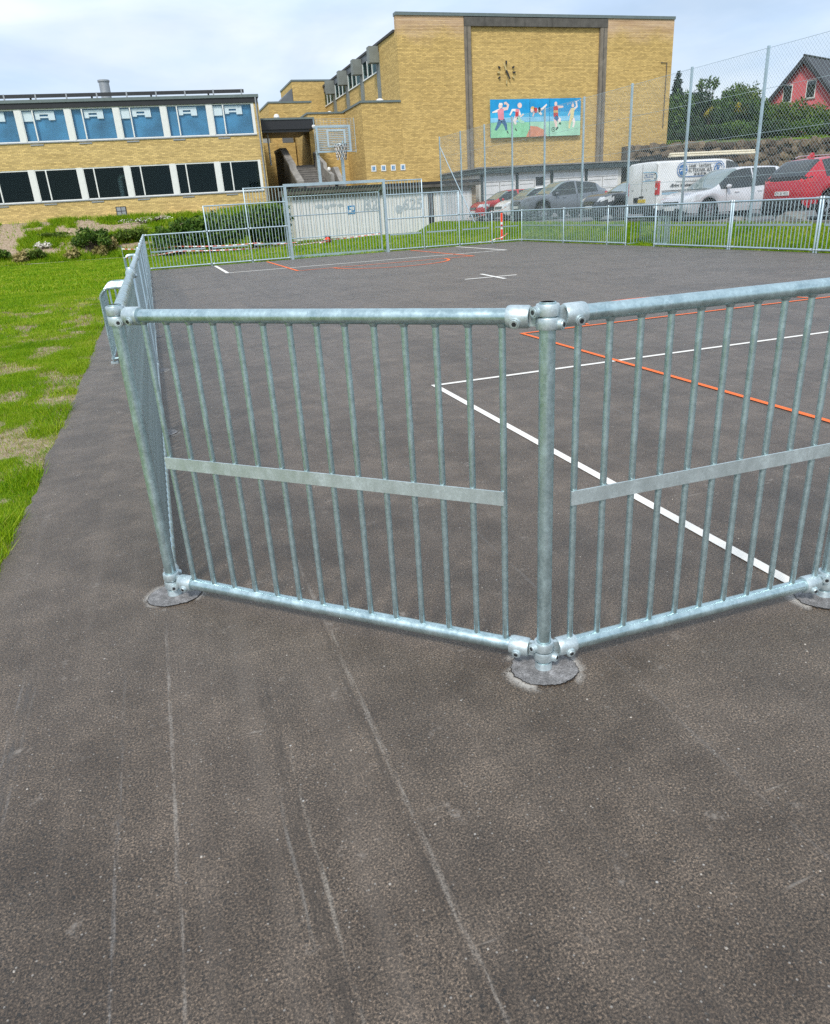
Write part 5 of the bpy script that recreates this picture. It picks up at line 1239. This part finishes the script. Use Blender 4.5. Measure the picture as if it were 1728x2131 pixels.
# ------------------------------------------------------------------ vegetation
def leaf_cloud(blobs, n, size, seed, flat_=.0, shell=.55):
    q = np.random.default_rng(seed); vol = np.array([b[3] * b[4] * b[5] for b in blobs]); idx = q.choice(len(blobs), n, p=vol / vol.sum())
    bb = np.array(blobs)[idx]; d = q.normal(size=(n, 3)); d /= np.linalg.norm(d, axis=1, keepdims=True)
    r = (shell + (1 - shell) * q.random(n)) * (1 + .22 * np.sin(d[:, 0] * 7 + idx) * np.sin(d[:, 2] * 6 + idx * 2))
    c = bb[:, :3] + d * r[:, None] * bb[:, 3:6]
    a = q.normal(size=(n, 3)); a[:, 2] *= 1 - flat_; a /= np.linalg.norm(a, axis=1, keepdims=True)
    b = np.cross(a, d + q.normal(size=(n, 3)) * .6); b /= np.linalg.norm(b, axis=1, keepdims=True) + 1e-9
    s = size * (.6 + .8 * q.random(n))[:, None]
    V_ = np.stack([c - a * s, c - b * s * .45, c + a * s, c + b * s * .45], 1).reshape(-1, 3)
    return V_, np.arange(4 * n).reshape(-1, 4)
def bush(name, label, cat, x, y, z, blobs, n, size, mat, seed, trunk=None, group=None):
    t_ = thing(name, label, cat, (x, y, z), 0, group)
    V_, F_ = leaf_cloud(blobs, n, size, seed); nptri('crown' if trunk else 'foliage', V_, F_, mat, t_)
    q = random.Random(seed)
    m = MB()
    if trunk:
        m.path([(0, 0, -.2), (q.uniform(-.1, .1), q.uniform(-.1, .1), trunk * .5), (q.uniform(-.2, .2), q.uniform(-.1, .1), trunk)], [.14, .10, .04], 8)
    for bl in blobs:
        for k in range(2): m.path([(0, 0, -.1 if not trunk else trunk * .35), ((bl[0] + q.uniform(-.2, .2)) * .5, bl[1] * .5, bl[2] * .6), (bl[0] + q.uniform(-.3, .3) * bl[3], bl[1] + q.uniform(-.3, .3) * bl[4], bl[2] + .4 * bl[5])], [.05, .03, .01], 5)
    m.build('trunk' if trunk else 'stems', 'bark', t_, True)
    return t_
def rnd_blobs(seed, w_, d_, h_, k):
    q = random.Random(seed); out = []
    for i in range(k):
        a = i / max(1, k - 1); out.append((q.uniform(-.5, .5) * w_, q.uniform(-.5, .5) * d_, h_ * q.uniform(.3, .75), w_ * q.uniform(.22, .36), d_ * q.uniform(.25, .4), h_ * q.uniform(.22, .36)))
    return out
# bank shrubs below the school
for i, (x, y, w_, h_, n, mt, lb) in enumerate((
        (-2.75, 43.2, 1.6, 1.2, 2200, 'leaf_mid', 'round leafy shrub in the middle of the bank below the school'),
        (-.9, 44.0, 1.5, .65, 1000, 'leaf_fresh', 'spreading shrub on the bank below the cellar window'),
        (-4.6, 44.9, 1.3, .34, 500, 'leaf_fresh', 'low shrub on the bank beside the white blossom'),
        (-7.7, 43.0, 1.3, .6, 900, 'leaf_mid', 'low shrub at the left of the bank'),
        (-5.6, 42.5, 1.0, .55, 800, 'leaf_fresh', 'small bright green shrub low on the bank'),
        (1.3, 42.4, 1.5, .6, 1000, 'leaf_fresh', 'fresh green shrub at the foot of the bank near the fence corner'),
        (3.3, 38.6, 2.8, 2.2, 4600, 'leaf_mid', 'tall green shrub seen through the left stepped bar panels'),
        (5.4, 38.9, 2.6, 2.35, 4600, 'leaf_mid', 'tall green shrub beside the left goal post'),
        (1.6, 38.2, 2.0, 1.5, 2600, 'leaf_mid', 'middle sized shrub behind the low panel by the lawn corner'),
        (6.8, 39.6, 1.4, 1.8, 2200, 'leaf_mid', 'narrow shrub against the end of the white shed'))):
    bush('shrub', lb, 'shrub', x, y, gz(x, y), rnd_blobs(i + 3, w_, w_ * .7, h_, 7), n, .085 if h_ < 1.3 else .11, mt, 100 + i)
bush('flowering_plant', 'clump of white blossom on the bank below the school', 'plant', -5.3, 43.7, gz(-5.3, 43.7), rnd_blobs(77, .7, .5, .5, 4), 260, .06, 'blossom', 140)
bush('flowering_plant', 'pale flowers along the wall foot below the cellar window', 'plant', .3, 45.8, gz(.3, 45.8), rnd_blobs(78, 2.2, .4, .35, 6), 200, .045, 'blossom', 141)
for i, (x, y) in enumerate(((-6.4, 42.2), (-3.9, 42.1), (-2.5, 42.3), (-1.9, 43.0))):
    bush('dry_tussock', ('straw coloured tussock at the foot of the bank beside the small bright green shrub', 'straw coloured tussock on the bank between the white blossom and the round leafy shrub', 'straw coloured tussock right below the round leafy shrub', 'straw coloured tussock between the round leafy shrub and the shrub below the cellar window')[i], 'plant', x, y, gz(x, y), [(0, 0, .22, .42, .3, .3), (.2, 0, .35, .2, .2, .3)], 420, .10, 'straw', 150 + i)
# hedge and trees on the hill behind the car park
hz_ = 4.6
for i, (nm, x, y, w_, h_, n, sz, mt, tr, lb) in enumerate((
        ('conifer', 43.3, 54.5, 2.2, 5.0, 5200, .16, 'conifer', 3.6, 'tall dark conifer beside the right corner of the sports hall'),
        ('shrub', 41.9, 53.0, 2.4, 3.7, 4200, .13, 'leaf_mid', 0, 'green shrub against the right corner of the sports hall'),
        ('broadleaf_tree', 44.6, 54.0, 2.0, 4.0, 3600, .14, 'leaf_dark', 2.2, 'dark tree between the conifer and the feathery topped tree'),
        ('feathery_tree', 46.4, 54.6, 2.6, 4.9, 3000, .15, 'leaf_mid', 3.0, 'feathery topped tree rising above the hedge'),
        ('broadleaf_tree', 48.3, 54.0, 2.6, 4.1, 4200, .14, 'leaf_mid', 2.2, 'rounded green tree in the middle of the hedge'),
        ('broadleaf_tree', 50.3, 54.0, 2.6, 4.4, 4600, .14, 'leaf_fresh', 2.4, 'light green tree beside the pink house'),
        ('shrub', 45.4, 51.4, 3.6, 2.5, 4600, .13, 'leaf_dark', 0, 'dark hedge shrub below the dark tree'),
        ('shrub', 48.8, 51.3, 3.2, 2.8, 4200, .13, 'leaf_mid', 0, 'green hedge shrub below the rounded tree'),
        ('shrub', 52.3, 52.3, 3.2, 2.6, 4200, .13, 'leaf_fresh', 0, 'yellowish green hedge shrub below the pink gable'),
        ('shrub', 56.0, 52.5, 4.2, 2.4, 4600, .13, 'leaf_fresh', 0, 'broad hedge shrub in front of the pink house'),
        ('shrub', 60.4, 52.8, 4.0, 2.0, 3600, .13, 'leaf_mid', 0, 'hedge shrub beneath the lower pink wall'),
        ('shrub', 43.0, 56.2, 3.6, 2.8, 3600, .15, 'leaf_dark', 0, 'dark hedge shrub behind the tall conifer'),
        ('shrub', 46.6, 56.4, 3.8, 2.9, 3600, .15, 'leaf_dark', 0, 'dark hedge shrub behind the feathery topped tree'),
        ('shrub', 50.4, 56.4, 4.0, 2.9, 3600, .15, 'leaf_dark', 0, 'dark hedge shrub behind the light green tree'),
        ('shrub', 40.6, 48.6, 3.6, 1.3, 1700, .12, 'leaf_dark', 0, 'low dark shrub on the wall top against the hall corner'),
        ('shrub', 43.8, 48.6, 3.6, 1.3, 1700, .12, 'leaf_mid', 0, 'low green shrub on the wall top below the conifer'),
        ('shrub', 47.2, 48.6, 3.6, 1.3, 1700, .12, 'leaf_dark', 0, 'low dark shrub on the wall top below the yellow flowers'),
        ('shrub', 50.6, 48.6, 3.6, 1.3, 1700, .12, 'leaf_mid', 0, 'low green shrub on the wall top below the light green tree'),
        ('shrub', 54.2, 48.6, 3.6, 1.3, 1700, .12, 'leaf_dark', 0, 'low dark shrub on the wall top left of the pink house'),
        ('shrub', 58.0, 48.6, 3.6, 1.3, 1700, .12, 'leaf_mid', 0, 'low green shrub on the wall top before the pink house'),
        ('flowering_shrub', 43.9, 51.0, .7, .9, 420, .09, 'leaf_yellow', 0, 'small yellow flowering shrub near the hall corner'),
        ('flowering_shrub', 46.2, 50.4, 1.5, 1.1, 900, .09, 'leaf_yellow', 0, 'wider yellow flowering shrub in front of the hedge'))):
    zz = gz(x, y)
    if nm == 'conifer':
        bl = [(0, 0, h_ * (.18 + .09 * k), w_ * (.46 - .045 * k), w_ * (.46 - .045 * k), h_ * .10) for k in range(9)]
    elif nm == 'feathery_tree':
        bl = rnd_blobs(i + 40, w_, w_, h_ * .7, 5) + [(math.cos(a) * .7, math.sin(a) * .5, h_ * .82, .42, .25, .5) for a in np.linspace(0, 5.5, 6)]
    elif nm == 'flowering_shrub':
        bl = [(b[0], b[1], b[2] + 1.5, *b[3:]) for b in rnd_blobs(i + 40, w_, w_ * .6, h_, 5)]
    else: bl = rnd_blobs(i + 40, w_, w_ * .8, h_, 9) + [(0, 0, h_ * .45, w_ * .42, w_ * .36, h_ * .42)]
    bush(nm, lb, 'tree' if tr else 'shrub', x, y, zz, bl, n, sz, mt, 200 + i, tr or None)
# grass: dense blades near the court edge, coarser further out
def blades(n, xr, yr, hmin, hmax, wdt, seed, mask=None, dens=None):
    q = np.random.default_rng(seed); x = q.uniform(xr[0], xr[1], n); y = yr[0] + (yr[1] - yr[0]) * q.random(n)**(dens or 1.0)
    k = np.ones(n, bool) if mask is None else mask(x, y, q)
    x, y = x[k], y[k]; n = len(x); z = height(x, y)
    hh = q.uniform(hmin, hmax, n) * (.4 + 1.35 * fbm(x * 2.3 + 5, y * 2.3, 3)**1.3); a = q.uniform(0, 2 * pi, n); lean = q.normal(0, .55, (n, 2)) * hh[:, None]
    wx, wy = np.cos(a) * wdt, np.sin(a) * wdt
    V_ = np.stack([np.stack([x - wx, y - wy, z - .01], 1), np.stack([x + wx, y + wy, z - .01], 1), np.stack([x + lean[:, 0], y + lean[:, 1], z + hh], 1)], 1).reshape(-1, 3)
    return V_, np.arange(3 * n).reshape(-1, 3)
def wedge(x, y, q):
    vis = x > -1.6 - np.clip(y, -2, 99) * .24
    b = bare_at(x, y); return vis & (x < edge_x(y) - .004) & (q.random(len(x)) > b * .96)
Va = []; Fa = []; o_ = 0
for (n, xr, yr, h0, h1, wv, sd) in ((230000, (-2.6, -.78), (-.6, 4.5), .012, .036, .0026, 1), (200000, (-4.0, -.78), (4.5, 10), .018, .045, .0045, 2), (130000, (-6.5, -.78), (10, 20), .022, .055, .010, 3), (90000, (-11, -.78), (20, 41), .04, .09, .022, 4)):
    V_, F_ = blades(n, xr, yr, h0, h1, wv, sd, wedge); Va.append(V_); Fa.append(F_ + o_); o_ += len(V_)
V_, F_ = blades(26000, (-1.05, -.74), (-.8, 16), .03, .085, .004, 14, lambda x, y, q: (x < edge_x(y) + .005) & (q.random(len(x)) < sstep(fbm(x * 0 + 3, y * 2.4, 3), .42, .62))); Va.append(V_); Fa.append(F_ + o_); o_ += len(V_)
lawn = nptri('lawn_grass', np.concatenate(Va), np.concatenate(Fa), 'grass'); lawn['kind'] = 'stuff'; tag(lawn, 'short patchy lawn grass beside the court', 'grass')
V_, F_ = blades(110000, (-5, -.78), (-.6, 16), .012, .045, .004, 15, lambda x, y, q: (x > -1.6 - np.clip(y, -2, 99) * .24) & (x < edge_x(y) - .004) & (q.random(len(x)) < .12 + .75 * bare_at(x, y)))
dry = nptri('dry_grass', V_, F_, 'straw'); dry['kind'] = 'stuff'; tag(dry, 'thin straw coloured grass on the worn patches of the lawn', 'grass')
Va = []; Fa = []; o_ = 0
for (n, xr, yr, h0, h1, wv, sd, mk) in ((75000, (-.5, 15), (26.45, 41), .05, .11, .024, 5, lambda x, y, q: q.random(len(x)) > bare_at(x, y) * .9), (60000, (15.0, 16.6), (7, 40), .04, .10, .012, 6, None)):
    V_, F_ = blades(n, xr, yr, h0, h1, wv, sd, mk); Va.append(V_); Fa.append(F_ + o_); o_ += len(V_)
g2 = nptri('verge_grass', np.concatenate(Va), np.concatenate(Fa), 'grass'); g2['kind'] = 'stuff'; tag(g2, 'bright green verge grass behind the goal and below the car park', 'grass')
V_, F_ = blades(90000, (-14, 8.2), (41.6, 47.4), .06, .30, .022, 8, lambda x, y, q: q.random(len(x)) > np.clip(bare_at(x, y) * 1.1, 0, .97))
g3 = nptri('bank_weeds', V_, F_, 'grass'); g3['kind'] = 'stuff'; tag(g3, 'rough grass and weeds on the earth bank below the school', 'grass')

# ------------------------------------------------------------------ retaining wall and pink house
rw_ = thing('retaining_wall', 'rough field stone retaining wall below the hedge, behind the car park', 'wall', (33.5, 46.2, 0))
B(.0, 30, .35, 1.1, .4, 4.75).build('wall_core', 'concrete_dark', rw_)
stone_me = []
for k in range(6):
    q = random.Random(k + 900); vs = []; fs = []; nu, nv = 8, 5
    for j in range(nv):
        ph = -pi / 2 + j / (nv - 1) * pi
        for i in range(nu):
            a = 2 * pi * i / nu; rr = 1 + q.uniform(-.14, .14); cx_ = math.copysign(abs(math.cos(a))**.6, math.cos(a)); cy_ = math.copysign(abs(math.sin(a))**.6, math.sin(a)); cp = abs(math.cos(ph))**.5
            vs.append((.5 * cx_ * cp * rr, .5 * cy_ * cp * rr, .5 * math.copysign(abs(math.sin(ph))**.7, math.sin(ph))))
    for j in range(nv - 1): fs += [(j * nu + i, j * nu + (i + 1) % nu, (j + 1) * nu + (i + 1) % nu, (j + 1) * nu + i) for i in range(nu)]
    m = MB(); m.add(vs, fs); stone_me.append(m.mesh('stone', 'stone', False))
q = random.Random(5)
for row in range(8):
    x = -.2 + q.uniform(0, .4)
    while x < 29.5:
        w_ = q.choice((q.uniform(.35, .6), q.uniform(.5, 1.1), q.uniform(.7, 1.5))); hh_ = q.uniform(.38, .72)
        o = link('stone', stone_me[q.randrange(6)], rw_, (x + w_ / 2, .24 + row * .02 + q.uniform(-.14, .10), 1.2 + row * .48 + q.uniform(-.12, .12)), (q.uniform(-.3, .3), q.uniform(-.35, .35), q.uniform(-.4, .4)))
        o.scale = (w_ * 1.05, q.uniform(.4, .75), hh_); x += w_ * .95
ph_ = thing('pink_house', 'pink red rendered house with a steep black slate roof on the hill', 'house', (59.9, 58.2, 0), rad(-68))
hzb = 4.7; HWd = 4.1; HL = 9.0; ez = 7.8; az = 12.35
m = MB(); m.prism([(-HWd, hzb), (HWd, hzb), (HWd, ez), (0, az - .35), (-HWd, ez)], 0, HL, 'y'); m.build('wall', 'pink_render', ph_)
for sd in (-1, 1):
    m = MB(); m.prism([(0, az - .33), (sd * (HWd + .75), ez - .96), (sd * (HWd + .75), ez - .74), (0, az)], -.55, HL + .4, 'y'); m.build('roof_slope', 'slate', ph_)
    m = MB(); m.prism([(0, az - .55), (sd * (HWd + .7), ez - 1.1), (sd * (HWd + .7), ez - .97), (0, az - .34)], -.57, -.50, 'y'); m.build('barge_board', 'fascia', ph_)
MB().cyl((0, -.57, az + .02), (0, HL + .4, az + .02), .09, n=8).build('ridge', 'slate', ph_)
for x0, z0 in ((-1.75, 8.75), (.35, 8.85)):
    wn = B(x0, x0 + .85, -.04, .02, z0, z0 + 1.45).build('window', 'white_frame', ph_); B(x0 + .07, x0 + .78, -.06, -.041, z0 + .07, z0 + 1.38).build('pane', 'car_glass', wn); B(x0 - .06, x0 + .91, -.10, .0, z0 - .10, z0 - .002).build('sill', 'concrete', wn)
for x0 in (-2.4, 1.2):
    wn = B(x0, x0 + 1.2, -.04, .02, 5.9, 7.1).build('window', 'white_frame', ph_); B(x0 + .07, x0 + 1.13, -.06, -.041, 5.97, 7.03).build('pane', 'car_glass', wn)
